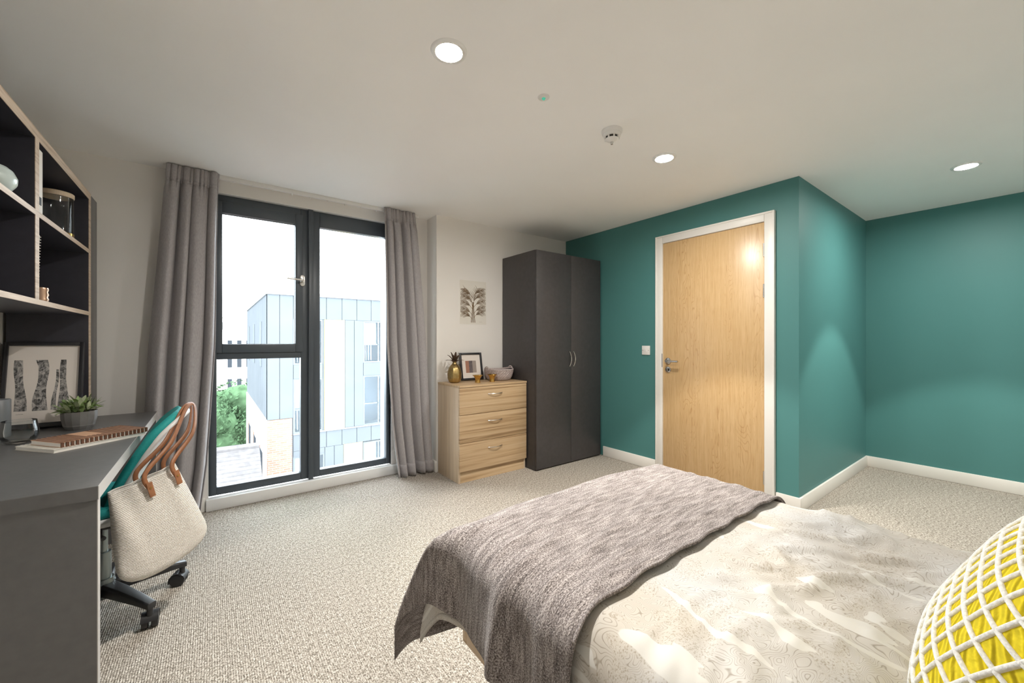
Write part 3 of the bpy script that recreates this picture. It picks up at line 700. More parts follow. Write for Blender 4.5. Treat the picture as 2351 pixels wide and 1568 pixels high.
# tumbler
gx, gy = -.652, 2.60
gl = thing('glass_tumbler', (gx, gy, dz), 'clear rounded glass tumbler on the desk beside the notebooks', 'glass')
build('bowl', MB().lathe(resamp([(0, .0005), (.035, .0005), (.048, .008), (.056, .028), (.057, .05), (.052, .08), (.050, .093), (.0485, .093), (.0500, .08), (.0545, .05), (.0535, .03), (.046, .014), (.035, .010), (0, .009)], 60), (gx, gy, dz), 40), M['tumbler'], gl)
build('rim', MB().tube([(gx+.0493*math.cos(a), gy+.0493*math.sin(a), dz+.093) for a in [2*PI*i/40 for i in range(41)]], .0009, 6), M['tumbler'], gl)
cy_ = thing('grey_cylinder_holder', (-.770, 2.80, dz), 'plain grey cylindrical holder standing in front of the birch print', 'desk holder')
build('body', MB().lathe([(0, 0), (.042, 0), (.044, .003), (.044, .165), (.042, .168), (.039, .165), (.039, .01), (0, .008)], (-.770, 2.80, dz), 40), M['cyl'], cy_)
build('foot', MB().lathe([(0, 0), (.0425, 0), (.0425, .0015), (0, .0015)], (-.770, 2.80, dz-.0), 30), M['dark'], cy_)
# notebooks
def book(name, c, ang, w, l, z0, th, label, cover, stripes, stripe_mat, step):
    ca, sa = math.cos(ang), math.sin(ang); u = Vector((ca, sa, 0)); n = Vector((-sa, ca, 0)); c = Vector((*c, 0))
    b = thing(name, (c.x, c.y, z0), label, 'notebook')
    zc = Vector((0, 0, 1))
    build('pages', MB().obox(c+zc*(z0+th/2), u*(l/2-.002), n*(w/2-.002), zc*(th/2-.0012)), M['pages'], b)
    build('cover', MB().obox(c+zc*(z0+th-.0006), u*l/2, n*w/2, zc*.0006), cover, b)
    build('cover', MB().obox(c+zc*(z0+.0006), u*l/2, n*w/2, zc*.0006), cover, b)
    k = -l/2+step/2
    while k < l/2:
        if stripes == 'bars':
            if not (-.05 < k < .02): build('stripe', MB().obox(c+u*k+zc*(z0+th+.0002), u*step*.25, n*w*.5, zc*.0009), stripe_mat, b)
            else: build('stripe', MB().obox(c+u*k-n*w*.36+zc*(z0+th+.0002), u*step*.25, n*w*.14, zc*.0009), stripe_mat, b)
            build('binding_loop', MB().obox(c+u*k-n*(w/2+.001)+zc*(z0+th/2), u*step*.28, n*.002, zc*th*.5), stripe_mat, b)
        else:
            build('rib', MB().obox(c+u*k+zc*(z0+th+.0008), u*step*.30, n*w*.5, zc*.0008), stripe_mat, b, bevel=.0005)
        k += step
    return b
book('notebook', (-.432, 2.452), math.radians(40), .215, .315, dz, .013, 'white ribbed notebook lying under the copper striped one on the desk', M['cream'], 'ribs', M['cream'], .0125)
book('notebook', (-.408, 2.452), math.radians(38), .175, .300, dz+.0148, .018, 'copper notebook with dark stripes on top of the white one', M['copper'], 'bars', M['copperdark'], .0150)

# ---------------------------------------------------------------- office chair
hx_, hy_ = -.37, 2.40
oc = thing('office_chair', (hx_, hy_, 0), 'white swivel chair with teal back and black castor base at the desk', 'office chair')
def hub(a, r, z): return (hx_+r*math.cos(a), hy_+r*math.sin(a), z)
for i in range(5):
    a = math.radians(20-72*i); u = Vector((math.cos(a), math.sin(a), 0)); n = Vector((-math.sin(a), math.cos(a), 0))
    mb = MB(); secs = [(.02, .150, .030, .032), (.12, .140, .026, .028), (.22, .122, .021, .020), (.285, .108, .017, .016)]
    vs = []
    for r, zt, hw, th in secs:
        c = Vector((hx_, hy_, 0))+u*r
        vs += [c-n*hw+Vector((0,0,zt-th*.35)), c-n*hw*.7+Vector((0,0,zt)), c+n*hw*.7+Vector((0,0,zt)), c+n*hw+Vector((0,0,zt-th*.35)), c+n*hw*.8+Vector((0,0,zt-th*1.6)), c-n*hw*.8+Vector((0,0,zt-th*1.6))]
    fs = [(k*6+j, k*6+(j+1)%6, (k+1)*6+(j+1)%6, (k+1)*6+j) for k in range(3) for j in range(6)]+[(5,4,3,2,1,0), (18,19,20,21,22,23)]
    lg = build('base_leg', mb.add(vs, fs), M['black'], oc, bevel=.002)
    e = Vector((hx_, hy_, 0))+u*.272
    # castor: stem, hood, two wheels
    ca = a+.9; w = Vector((math.cos(ca), math.sin(ca), 0)); f = Vector((-math.sin(ca), math.cos(ca), 0)); ctr = e+f*.014+Vector((0,0,.030))
    cs = build('castor', MB().cyl(e+Vector((0,0,.055)), e+Vector((0,0,.105)), .011, n=14), M['black'], oc)
    for s in (-1, 1): build('wheel', MB().cyl(ctr+w*s*.006, ctr+w*s*.026, .030, n=24), M['black'], cs, bevel=.003)
    hood = []
    for k in range(9):
        b = PI*(k/8)*1.05-.35; hood.append((b))
    vs = []
    for b in hood:
        for rr in (.0335, .030):
            for s in (-1, 1): vs.append(ctr+w*s*.0275+f*(rr*math.cos(b))+Vector((0,0,rr*math.sin(b))))
    fs = []
    for k in range(8): o_ = k*4; fs += [(o_, o_+1, o_+5, o_+4), (o_+2, o_+6, o_+7, o_+3), (o_, o_+4, o_+6, o_+2), (o_+1, o_+3, o_+7, o_+5)]
    fs += [(0, 2, 3, 1), (32, 33, 35, 34)]
    build('hood', MB().add(vs, fs), M['black'], cs, smooth=50)
build('base_hub', MB().lathe([(0, .085), (.036, .085), (.040, .10), (.040, .145), (.034, .165), (0, .165)], (hx_, hy_, 0), 28), M['steel_dark'], oc)
build('gas_lift', MB().lathe([(0, .16), (.026, .16), (.026, .27), (.0255, .275), (.015, .276), (.015, .40), (0, .40)], (hx_, hy_, 0), 24), M['steel_dark'], oc)
build('mechanism', B(hx_-.09, hx_+.10, hy_-.07, hy_+.07, .385, .425), M['black'], oc, bevel=.01)
build('lever', MB().tube([(hx_, hy_-.06, .405), (hx_+.02, hy_-.17, .40), (hx_+.03, hy_-.19, .395)], [.005, .005, .009], 8), M['black'], oc)
def seatfn(zo, sc):
    def fn(u, v):
        a = (u-.5)*2; b = (v-.5)*2
        x = a*.215*sc*math.sqrt(1-.22*b*b)-.01; y = b*.225*sc*math.sqrt(1-.18*a*a)
        z = .468+zo+.02*(a*a*.6+b*b*.6)*(1 if a > -.4 else .3)-(.03*max(0, -a-.5)**1.5*4)
        return (hx_+x, hy_+y, z, u, v)
    return fn
build('seat_shell', MB().grid(seatfn(-.018, 1.0), 24, 24), M['shell'], oc, smooth=180, solid=.028)
build('seat_pad', MB().grid(seatfn(.016, .94), 24, 24), M['chairteal'], oc, smooth=180, solid=.034)
BX = -.088
BPROF = [(0, -.285), (.20, -.262), (.40, -.228), (.60, -.190), (.80, -.145), (.92, -.112), (1, BX)]
def backfn(off, sc):
    def fn(u, v):
        b = (u-.5)*2; q = v
        hw = .190*sc*(1-.12*(1-q))*math.sqrt(max(0, 1-max(0, (q-.62)/.42)**3.0))
        hw = max(hw, .02); y = b*hw
        z = lerp(.500, .846-(1-sc)*.05, q)
        x = pw(BPROF, q)-off-.028*(y/.19)**2
        return (x, hy_+y, z+off*.25, u, v)
    return fn
build('back_shell', MB().grid(backfn(0, 1.0), 26, 26), M['shell'], oc, smooth=180, solid=.016)
build('back_pad', MB().grid(backfn(.024, .975), 26, 26), M['chairteal'], oc, smooth=180, solid=.030)
build('back_strut', MB().tube([(hx_+.05, hy_, .41), (hx_+.12, hy_, .42), (hx_+.16, hy_, .44), (hx_+.135, hy_+.005, .56)], [.022, .022, .020, .016], 10), M['shell'], oc)

# tote bag hung on the chair back
tb = thing('tote_bag', (-.17, 2.16, .22), 'cream woven tote bag with tan leather handles hung on the office chair', 'tote bag')
tc_ = Vector((-.176, 2.135, .447))
tu = Vector((.82, .45, .0)).normalized(); tn = Vector((tu.y, -tu.x, 0))
ang = math.radians(13)
tw = (Vector((0, 0, 1))*math.cos(ang) - tu*math.sin(ang)).normalized(); tu2 = (tu*math.cos(ang)+Vector((0, 0, 1))*math.sin(ang)).normalized()
def bagpt(a, b, c): return tc_+tu2*a+tw*b+tn*c
def bag_half(b):   # half width at height b (-.2 .. .2)
    q = (b+.205)/.40
    w = lerp(.150, .108, max(0, min(1, (q-.25)/.75)))
    if q < .16: w -= .055*(1-math.sqrt(max(0, 1-((.16-q)/.16)**2)))
    return w
def bagfn(u, v):
    th = 2*PI*u; b = -.205+.40*v; w = bag_half(b)
    d = .034*math.sin(PI*min(1, .12+v*.8))**.6
    if v < .1: d *= math.sqrt(max(0.02, 1-((.1-v)/.1)**2))
    c, s = math.cos(th), math.sin(th)
    a = w*math.copysign(abs(c)**.45, c); e = d*math.copysign(abs(s)**.75, s)
    bb = b + .022*(a/.12)**2*(1 if v < .3 else 0)*(1-v/.3) - .012*(1-(a/.13)**2)*max(0, v-.8)*5*.5
    e += .006*math.sin(9*a/.13+4*v)*v
    p = bagpt(a, bb, e); return (p.x, p.y, p.z, a, bb)
build('body', MB().grid(bagfn, 72, 40), M['tote'], tb, smooth=180, solid=.003)
p0 = [bagfn(i/72, 0) for i in range(72)]
build('base_seam', MB().add([q[:3] for q in p0], [tuple(range(72))], [q[3:5] for q in p0]), M['tote'], tb)
hook = Vector((BX+.004, 2.35, .872))
def strap(side, a0, a1, off):
    c0 = .030*side
    A = bagpt(a0, .150, c0+.007*side); A1 = bagpt(a0, .215, c0*.9+.004*side)
    D = bagpt(a1, .150, c0+.007*side); D1 = bagpt(a1, .215, c0*.9+.004*side)
    H1 = hook+Vector((-.016+off, -.03, -.006)); H2 = hook+Vector((.012+off, .02, -.004))
    ctrl = [A, A1, A1.lerp(H1, .45)+Vector((.02, -.02, 0)), H1, H2, D1.lerp(H2, .5)+Vector((.03, -.01, 0)), D1, D]
    pts = []
    for k in range(len(ctrl)-1):
        P = [ctrl[max(k-1, 0)], ctrl[k], ctrl[k+1], ctrl[min(k+2, len(ctrl)-1)]]
        for j in range(8):
            t_ = j/8; pts.append(.5*((2*P[1])+(-P[0]+P[2])*t_+(2*P[0]-5*P[1]+4*P[2]-P[3])*t_*t_+(-P[0]+3*P[1]-3*P[2]+P[3])*t_**3))
    pts.append(ctrl[-1]); sides = []
    n_ = len(pts)
    for k in range(n_):
        tt = (pts[min(k+1, n_-1)]-pts[max(k-1, 0)]).normalized(); q = tt.cross(tn if k < 12 or k > n_-12 else Vector((1, -.5, .6))).normalized()
        if sides and q.dot(sides[-1]) < 0: q = -q
        sides.append((q if not sides else (sides[-1]*.5+q*.5).normalized()))
    h = build('handle', MB().ribbon(pts, [.008]*n_, sides), M['leather'], tb, smooth=180, solid=.004, fixn=False)
    for a in (a0, a1):
        build('tab', MB().obox(bagpt(a, .150, c0+.010*side), tu2*.0095, tw*.030, tn*.002), M['leather'], h, bevel=.001)
        build('rivet', MB().cyl(bagpt(a, .158, c0+.012*side), bagpt(a, .158, c0+.0145*side), .0035, n=10), M['gold2'], h)
strap(1, -.004, .088, .006); strap(-1, -.004, .088, -.004)

# ---------------------------------------------------------------- bed
bed = thing('bed_frame', (1.12, .1, 0), 'wooden bed base with low side rails under the patterned duvet', 'bed')
BX0, BX1, BY0, BY1 = .618, 1.655, -.86, 1.078
for x in (BX0, BX1-.022): build('side_rail', B(x, x+.022, BY0+.022, BY1-.022, .245, .405), M['wood_y'], bed, bevel=.002)
build('foot_rail', B(BX0, BX1, BY1-.022, BY1, .245, .405), M['wood_h'], bed, bevel=.002)
build('headboard', B(BX0-.02, BX1+.02, BY0-.03, BY0+.022, .12, .98), M['wood_h'], bed, bevel=.004)
for x in (BX0+.10, BX1-.16):
    for y in (BY0+.06, BY1-.16): build('leg', B(x, x+.06, y, y+.06, 0, .245), M['black'], bed, bevel=.003)
for k in range(12): build('slat', B(BX0+.022, BX1-.022, BY0+.08+k*.15, BY0+.15+k*.15, .33, .345), M['wood_h'], bed)
mt = thing('mattress', (1.12, .1, .345), 'pale mattress lying under the patterned duvet on the bed base', 'mattress')
build('body', B(BX0+.034, BX1-.034, BY0+.03, BY1-.034, .346, .545), M['sheet'], mt, bevel=.03)
for z in (.36, .53): build('piping', MB().tube([(BX0+.030, BY0+.06, z), (BX0+.0295, .1, z), (BX0+.030, BY1-.06, z)], .004, 6), M['sheet'], mt)

R = .075; X0, X1, YF = .602, 1.682, 1.095
def fall(e, R=R):
    if e <= 0: return e, 0.0
    if e < R*PI/2: return R*math.sin(e/R), R*(1-math.cos(e/R))
    return R, R+(e-R*PI/2)
def cloth(a, b, lift, wr, flare=1.0, seed=0):
    """a: metres across the bed measured flat (X), b: metres along the bed measured flat (Y)"""
    ex = max(0, X0+R-a); ex2 = max(0, a-(X1-R)); ey = max(0, b-(YF-R))
    ox1, d1 = fall(ex); ox2, d2 = fall(ex2); oy_, d3 = fall(ey)
    x = (X0+R-ox1) if ex > 0 else ((X1-R+ox2) if ex2 > 0 else a)
    y = (YF-R+oy_) if ey > 0 else b
    dxm = max(d1, d2); drop = (dxm**2.2+d3**2.2)**(1/2.2)
    m = min(max(ex, ex2), ey)
    sx = -1 if ex > 0 else 1
    top = .600+lift
    if m > 0: x += sx*flare*.40*m*(1 if ex+ex2 > 0 else 0); y += flare*.26*m
    # gentle dome and wrinkles
    cxn = (a-(X0+X1)/2)/((X1-X0)/2)
    z = top-drop-.018*min(1, abs(cxn))**4
    # hang outward folds
    if ex > 0:
        k = min(1, ex/.25); g = 1-min(1, ey/.1); x -= lift*min(1, ex/R)*1.2 + wr*(k*g*(.008*math.sin(b*17)+.006*math.sin(b*31+1))+.011*k)
    if ey > 0:
        k = min(1, ey/.25); y += lift*min(1, ey/R)*1.2 + wr*(k*.012*math.sin(a*15)+.03*k)
    return x, y, z
def wrk(a, b, seed):
    v_ = Vector((a*2.4, b*2.4, seed)); n1 = noise.noise(v_); 
    w1 = noise.noise(Vector((a*5+n1*1.8, b*7.0+n1*2.0, seed+3)))
    w2 = noise.noise(Vector((a*11+n1*3, b*16+n1*2, seed+7)))
    rid = (1-abs(w1)*2.2); rid2 = 1-abs(w2)*2.2
    return n1*.010+max(0, rid)**3*.014+max(0, rid2)**3*.006
dv = thing('duvet', (1.12, .1, .36), 'cream paisley patterned duvet spread over the bed', 'duvet')
DA0, DA1, DB0, DB1 = X0-.226, X1+.26, -.62, YF+.21
def dfn(u, v):
    a = lerp(DA0, DA1, u); b = lerp(DB0, DB1, v)
    a2 = a + (.012*math.sin(b*9) if u < .01 else 0)
    x, y, z = cloth(a2, b, 0, 1, .62, 0)
    flat = 1 if (X0+.02 < a < X1-.02 and b < YF-.05) else .35
    sup = 1 if b < .42 else max(.10, 1-(b-.42)/.13)
    z += wrk(a, b, 1.3)*flat*sup*1.15
    z -= .034*math.exp(-((a-.87)/.26)**2-((b-.03)/.13)**2)   # pressed in under the cushion
    return (x, y, z, a, b)
build('cover', MB().grid(dfn, 190, 190), M['duvet'], dv, smooth=180, solid=.010)
def hemfn(u, v):
    p = dfn(0, u); q = dfn(.012, u); return (p[0]-.0052, p[1], p[2]+.02*v-.002, p[3]+.02*v, p[4])
build('hem', MB().grid(hemfn, 190, 2), M['duvet'], dv, smooth=180, solid=.003)
thr = thing('throw_blanket', (1.12, .85, .25), 'grey brown chenille throw draped across the foot of the bed', 'throw')
TA0, TA1, TB0, TB1 = X0-.208, X1+.22, .572, YF+.335
def tfn(u, v):
    a = lerp(TA0, TA1, u); b = lerp(TB0, TB1, v)
    if v < .02: b += .004*math.sin(a*40)
    ex = max(0, X0+R-a)
    a -= .012*(ex/.3)*max(0, min(1, (1.0-b)/.5))     # near hem dips a little towards the head
    x, y, z = cloth(a, b, .019, 1, 1.0, 2.1)
    w = noise.noise(Vector((a*2.2, b*6, 5.1)))*.003 + max(0, 1-abs(noise.noise(Vector((a*2.5+b*1.5, b*11, 9.2))))*2.4)**3*.006
    k = 1 if (a > X0+.03) else .3
    z += w*k
    # deep diagonal fold running down the near foot corner
    if a < X0+.12:
        f1 = math.exp(-((b-1.03)/.045)**2); f2 = math.exp(-((b-.80)/.03)**2); s_ = min(1, max(0, ex)/.25)
        x -= .030*f2*s_ + .012*math.exp(-((b-.93)/.05)**2)*s_
        x -= .012*math.exp(-((b-.66)/.03)**2)*s_
    return (x, y, z, a, b)
build('cloth', MB().grid(tfn, 200, 110), M['throw'], thr, smooth=180, solid=.007)
def edgef(u, v):
    p = tfn(u, 0); return (p[0], p[1]-.003+.008*v, p[2]+.0045, p[3], v*.01)
build('stitched_edge', MB().grid(edgef, 200, 1), M['throw'], thr, smooth=180, solid=.003)

# head pillows and the yellow cushion
def pillow_pt(u, v, s, hw, hh, th, pinch=.07):
    x = u*hw*(1-pinch*(v*v)*(1-abs(u)**3)*0-pinch*(1-v*v)*abs(u)*.6); y = v*hh*(1-pinch*(1-u*u)*abs(v)*.6)
    h = th*(max(0, 1-abs(u)**3.2)**.62)*(max(0, 1-abs(v)**3.2)**.62)
    return x, y, s*h
def pillow(name, label, cat, c, nrm, up, hw, hh, th, mat, group=None):
    nrm = Vector(nrm).normalized(); up = Vector(up); up = (up-nrm*up.dot(nrm)).normalized(); r = up.cross(nrm).normalized(); c = Vector(c)
    root = thing(name, (c.x, c.y, c.z-hh), label, cat, group)
    def P(u, v, s, k=1.0):
        a, b, h = pillow_pt(u, v, s, hw, hh, th*k); return c+r*a+up*b+nrm*h
    mb = MB(); N = 44
    for s in (1, -1):
        def fn(i, j, s=s):
            u = math.sin((i-.5)*PI)*1.0; v = math.sin((j-.5)*PI)*1.0
            p = P(u, v, s); return (p.x, p.y, p.z, u*hw, v*hh)
        mb.grid(fn, N, N)
        if s == -1:
            k0 = N*N; mb.f[k0:] = [f[::-1] for f in mb.f[k0:]]
    build('cover', mb, mat, root, smooth=180)
    return root, P, r, up, nrm
pillow('pillow', 'white bed pillow standing against the headboard behind the yellow cushion', 'pillow', (1.12, -.62, .86), (0, .93, .36), (0, 0, 1), .36, .22, .085, M['pillow'])
pillow('pillow', 'white bed pillow leaning directly behind the yellow cushion', 'pillow', (1.14, -.33, .845), (0, .90, .43), (0, 0, 1), .36, .21, .085, M['pillow'])
CUS = dict(c=(.876, -.0006, .7745), n=(-.05, .882, .4686))
cu, CP, cr, cup_, cn = pillow('knitted_cushion', 'bright yellow knitted cushion with a raised white lattice on the bed', 'cushion', CUS['c'], CUS['n'], (0, 0, 1), .208, .195, .084, M['yellow'])
build('piping', MB().tube([CP(*uv, 0) for uv in [(1,-1+2*i/20) for i in range(20)]+[(1-2*i/20,1) for i in range(20)]+[(-1,1-2*i/20) for i in range(20)]+[(-1+2*i/20,-1) for i in range(20)]+[(1,-1)]], .004, 6), M['yellow'], cu)
def cordline(uvs):
    pts = []
    for u, v in uvs:
        if abs(u) <= .985 and -.95 <= v <= .80: pts.append(CP(u, v, 1)+cn*.0005)
    if len(pts) > 3: build('lattice_cord', MB().tube(pts, .0034, 6), M['cord'], cu, smooth=180)
NL = 13
for k in range(-NL, NL+1): cordline([(-1+2*i/60, (k+.5)*2/NL-.10*(-1+2*i/60)) for i in range(61)])
for k in range(-NL-3, NL+4): cordline([((k+.5)*2/NL+.22*(-1+2*i/60), -1+2*i/60) for i in range(61)])

# ---------------------------------------------------------------- outside
tag(build('ground', B(-60, 80, 3.8, 140, -13.2, -13), M['ground'], smooth=0), kind='structure')
ab = thing('apartment_block', (6, 21, -13), 'grey clad apartment block with yellow panels and brick corner across the street', 'building')
bx0, bx1, fy, bz, gy_ = 1.55, 12.5, 16.45, 2.84, -13
RD = 1.8     # depth of the rooms behind the front
build('wall', B(bx0+.05, bx1, fy+RD, 26.5, gy_, bz-.02), M['render'], ab, smooth=0)
build('side_wall', MB().box(bx0+.05, bx0+.25, fy, fy+RD, gy_, bz-.02).box(bx1-.2, bx1, fy, fy+RD, gy_, bz-.02), M['clad'], ab, smooth=0)
for z_ in (bz-.32, -.02, -2.62, -5.55, -8.55, -11.6): build('floor_slab', B(bx0+.25, bx1-.2, fy+.2, fy+RD, z_, z_+.25), M['render'], ab, smooth=0)
for x_ in (2.33, 4.5, 6.9, 9.6): build('partition', B(x_-.06, x_, fy+.2, fy+RD, gy_, bz-.32), M['render'], ab, smooth=0)
FRONT = MB()
build('coping', B(bx0-.04, bx1+.05, fy-.10, 26.6, bz, bz+.11), M['cladl'], ab, smooth=0)
def cpanel(x0_, x1_, z0_, z1_, mat='clad', name='cladding_panel'):
    FRONT.box(x0_, x1_, fy, fy+.2, z0_, z1_)
    build(name, B(x0_+.008, x1_-.008, fy-.05, fy, z0_+.004, z1_-.004), M[mat], ab, smooth=0)
cols = [2.36+.56*i for i in range(19)]
for a in cols: cpanel(a, a+.56, 2.0, bz)
for a in cols: cpanel(a, a+.56, -2.84, -2.22)
cpanel(bx0, 1.93, -1.61, bz); cpanel(1.93, 2.36, -1.61, bz)
build('brick_pier', B(bx0, 2.32, fy-.05, fy, gy_, -1.62), M['brick'], ab, smooth=0)
build('ledge', B(2.36, bx1, fy-.09, fy, -2.235, -2.20), M['cladl'], ab, smooth=0)
def far_window(x0_, x1_, z0_, z1_, blind=True, mull=True):
    f_ = build('window', frect(x0_, x1_, z0_, z1_, .06, .06, .06, .06, fy-.03, fy+.02), M['wframe'], ab, smooth=0)
    xm_ = lerp(x0_, x1_, .55)
    if mull: build('bar', B(xm_-.03, xm_+.03, fy-.03, fy+.02, z0_+.06, z1_-.06), M['wframe'], f_, smooth=0)
    if blind:
        build('blind', B(x0_+.08, xm_-.05, fy+.10, fy+.104, lerp(z0_, z1_, .45), z1_-.07), M['blind'], f_, smooth=0)
        for q in range(3): build('curtain_fold', MB().cyl((x0_+.16+.10*q, fy+.14, z0_+.10), (x0_+.14+.10*q, fy+.14, z1_-.10), .02, n=6), M['blind'], f_, smooth=0)
    build('pane', B(x0_+.05, x1_-.05, fy-.022, fy-.018, z0_+.05, z1_-.05), M['fpane'], f_, smooth=0)
    build('transom', B(x0_+.06, xm_, fy-.03, fy+.02, lerp(z0_, z1_, .42), lerp(z0_, z1_, .42)+.05), M['wframe'], f_, smooth=0)
for xa, xb, ya, yb in ((2.36, 3.36, 3.40, 4.15), (4.85, 5.95, 5.98, 6.72), (7.5, 8.5, 8.52, 9.3)):
    far_window(xa, xb, .31, 2.0); far_window(xa, xb, -2.2, -.20, xa < 4)
    cpanel(xa, xb, -.20, .31, 'clad', 'spandrel_panel')
    cpanel(ya, yb, -2.2, 2.0, 'yel', 'yellow_panel')
for a, b in ((3.36, 3.40), (4.15, 4.50), (4.50, 4.85), (6.72, 7.1), (7.1, 7.5), (9.3, 9.9), (9.9, 10.5), (10.5, 11.1), (11.1, 11.8), (11.8, 12.5)): cpanel(a, b, -2.2, 2.0)
for lev in (0, -3.0, -6.0):
    far_window(2.36, 3.42, -5.1+lev, -3.05+lev); cpanel(3.42, 3.76, -5.84+lev, -2.84+lev); cpanel(3.76, 4.10, -5.84+lev, -2.84+lev); cpanel(4.10, 4.83, -5.1+lev, -2.84+lev, 'yel', 'yellow_panel')
    far_window(4.85, 5.95, -5.1+lev, -2.88+lev); cpanel(5.95, 6.6, -5.84+lev, -2.84+lev); cpanel(6.6, 7.4, -5.84+lev, -2.84+lev)
    cpanel(2.36, 3.42, -3.05+lev, -2.84+lev); cpanel(2.36, 3.42, -5.84+lev, -5.1+lev); cpanel(4.10, 5.95, -5.84+lev, -5.1+lev)
FRONT.box(bx0+.05, 2.36, fy, fy+.2, gy_, -1.61).box(7.4, bx1, fy, fy+.2, gy_, -2.84).box(2.36, 7.4, fy, fy+.2, gy_, -11.84).box(cols[-1]+.56, bx1, fy, fy+.2, 2.0, bz-.02)
FRONT.box(2.36, bx1, fy, fy+.2, -2.225, -2.20).box(5.95, 5.98, fy, fy+.2, -2.2, 2.0).box(8.5, 8.52, fy, fy+.2, -2.2, 2.0).box(4.83, 4.85, fy, fy+.2, -11.84, -2.84)
build('front_wall', FRONT, M['clad'], ab, smooth=0)
# its side wall
def spanel(y0_, y1_, z0_, z1_, mat, name, out=.0): build(name, B(bx0-out, bx0+.05, y0_+.008, y1_-.008, z0_, z1_), M[mat], ab, smooth=0)
for k in range(12): spanel(fy+k*.84, fy+(k+1)*.84, -1.61, bz, 'clad', 'cladding_panel')
spanel(fy, 26.5, gy_, -1.63, 'render', 'rendered_side', .04)
for y_, z_ in ((18.3, .2), (21.5, .2), (24.6, .2)): build('window', B(bx0-.03, bx0, y_, y_+.45, z_, 1.95), M['wframe'], ab, smooth=0)
for y_ in (17.6, 20.4, 23.4):
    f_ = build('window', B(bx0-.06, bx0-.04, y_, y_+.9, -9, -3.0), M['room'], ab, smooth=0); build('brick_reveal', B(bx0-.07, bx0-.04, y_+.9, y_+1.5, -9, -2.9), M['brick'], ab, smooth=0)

def leafy(name, c, rad, n, size, mat, label, cat, trunk_z, seed, group=None):
    rnd = random.Random(seed); root = thing(name, (c[0], c[1], trunk_z), label, cat, group)
    mb = MB(); blobs = []
    for i in range(26):
        d = Vector((rnd.gauss(0,1), rnd.gauss(0,1), rnd.gauss(0,.8))).normalized()*rnd.uniform(.35, .8); blobs.append((Vector((d.x*rad[0], d.y*rad[1], d.z*rad[2])), rnd.uniform(.28, .42)))
    for i in range(n):
        bc, br = rnd.choice(blobs); d = Vector((rnd.gauss(0,1), rnd.gauss(0,1), rnd.gauss(0,1))).normalized()
        p = Vector(c)+bc+Vector((d.x*rad[0]*br, d.y*rad[1]*br, d.z*rad[2]*br)); nn = (d+Vector((rnd.gauss(0,.5), rnd.gauss(0,.5), rnd.gauss(0,.5)))).normalized()
        a = nn.orthogonal().normalized()*size*rnd.uniform(.6, 1.2); b = nn.cross(a).normalized()*size*rnd.uniform(.5, 1)
        mb.add([p-a, p-b*.6, p+a, p+b*.6], [(0,1,2,3)])
    build('crown', mb, mat, root, smooth=0, fixn=False)
    core = MB()
    for bc, br in blobs: core.lathe([(br*rad[0]*.8*math.sin(PI*k/6), -br*rad[2]*.8*math.cos(PI*k/6)) for k in range(7)], tuple(Vector(c)+bc), 10)
    build('inner_foliage', core, mat, root, smooth=180)
    tk = MB().tube([(c[0], c[1], trunk_z), (c[0]+.1, c[1], lerp(trunk_z, c[2], .6)), (c[0], c[1], c[2])], [.35, .28, .15], 8); build('trunk', tk, M['bark'], root)
    return root
leafy('broadleaf_tree', (-.6, 33, -4.4), (4.2, 3.5, 3.6), 9000, .16, M['tree'], 'large blue green broadleaf tree beyond the brick corner of the block', 'tree', -13, 5)
leafy('garden_shrub', (-1.3, 23.5, -5.6), (2.1, 2.0, 1.5), 5000, .10, M['shrub'], 'light green rounded garden shrub behind the slate roof', 'shrub', -13, 8)
rh = thing('slate_roofed_house', (-1.6, 15.5, -13), 'low house with pale slate roof below the window', 'house')
build('wall', B(-4.4, 1.0, 13.0, 18.0, -13, -4.6), M['brick'], rh, smooth=0)
RZ, RX = -2.25, .55
mb = MB(); n = 26     # stepped slate courses on the slope facing us and a hipped end
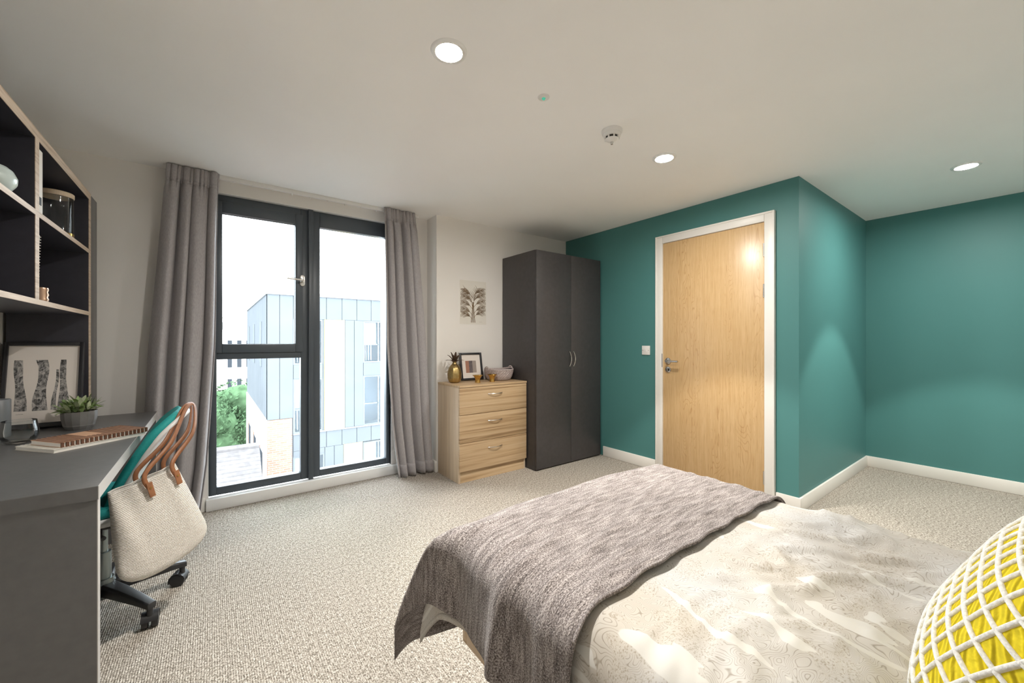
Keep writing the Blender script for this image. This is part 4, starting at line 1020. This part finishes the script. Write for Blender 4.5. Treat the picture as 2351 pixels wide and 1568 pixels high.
for k in range(n):
    t0, t1 = k/n, (k+1)/n
    ya, yb = lerp(12.6, 15.6, t0), lerp(12.6, 15.6, t1); za, zb = lerp(-4.7, RZ, t0), lerp(-4.7, RZ, t1)
    xa, xb = 1.25, 1.25
    mb.add([(-4.8, ya, za), (xa, ya, za), (xb, yb, zb-.03), (-4.8, yb, zb-.03), (-4.8, yb, zb), (xb, yb, zb)], [(0,1,2,3), (3,2,5,4)])
build('roof_slope', mb, M['rooftile'], rh, smooth=0, fixn=False)
build('roof_slope', MB().add([(-4.8, 15.6, RZ), (1.25, 15.6, RZ), (1.25, 18.6, -4.7), (-4.8, 18.6, -4.7)], [(0,1,2,3)]), M['rooftile'], rh, smooth=0)
build('gable', MB().prism([(12.9, -4.7), (18.3, -4.7), (15.6, RZ-.08)], lambda a, b, h: (h, a, b), .9, 1.0), M['brick'], rh, smooth=0)
build('ridge', MB().tube([(-4.8, 15.6, RZ), (1.25, 15.6, RZ)], .09, 8), M['rooftile'], rh)
fb = thing('stone_tower_building', (2.2, 62, -13), 'far pale stone building with a domed turret on the skyline', 'building')
build('wall', B(-8, 12, 60, 72, -13, 1.6), M['stone'], fb, smooth=0)
build('upper_wall', B(1.0, 5.2, 59.6, 66, -13, 2.6), M['render'], fb, smooth=0)
build('roof', MB().prism([(59.6, 1.6), (72, 1.6), (68, 3.6), (62, 3.6)], lambda a, b, h: (h, a, b), -7, 11), M['lead'], fb, smooth=0)
tx, ty = 2.45, 61.0
build('turret', MB().lathe([(1.25, 1.5), (1.25, 3.9), (1.45, 4.0), (1.45, 4.2), (1.1, 4.25)], (tx, ty, 0), 20), M['stone'], fb, smooth=30)
build('dome', MB().lathe([(1.15, 4.25), (1.1, 4.7), (.85, 5.1), (.45, 5.35), (.12, 5.45), (.06, 5.9), (0, 6.0)], (tx, ty, 0), 20), M['lead'], fb)
for k in (-1, 0, 1): build('turret_window', B(tx-.18+k*.75, tx+.18+k*.75, ty-1.30+abs(k)*.25, ty-1.0, 2.3, 3.4), M['blind'], fb, smooth=0)
for i in range(4):
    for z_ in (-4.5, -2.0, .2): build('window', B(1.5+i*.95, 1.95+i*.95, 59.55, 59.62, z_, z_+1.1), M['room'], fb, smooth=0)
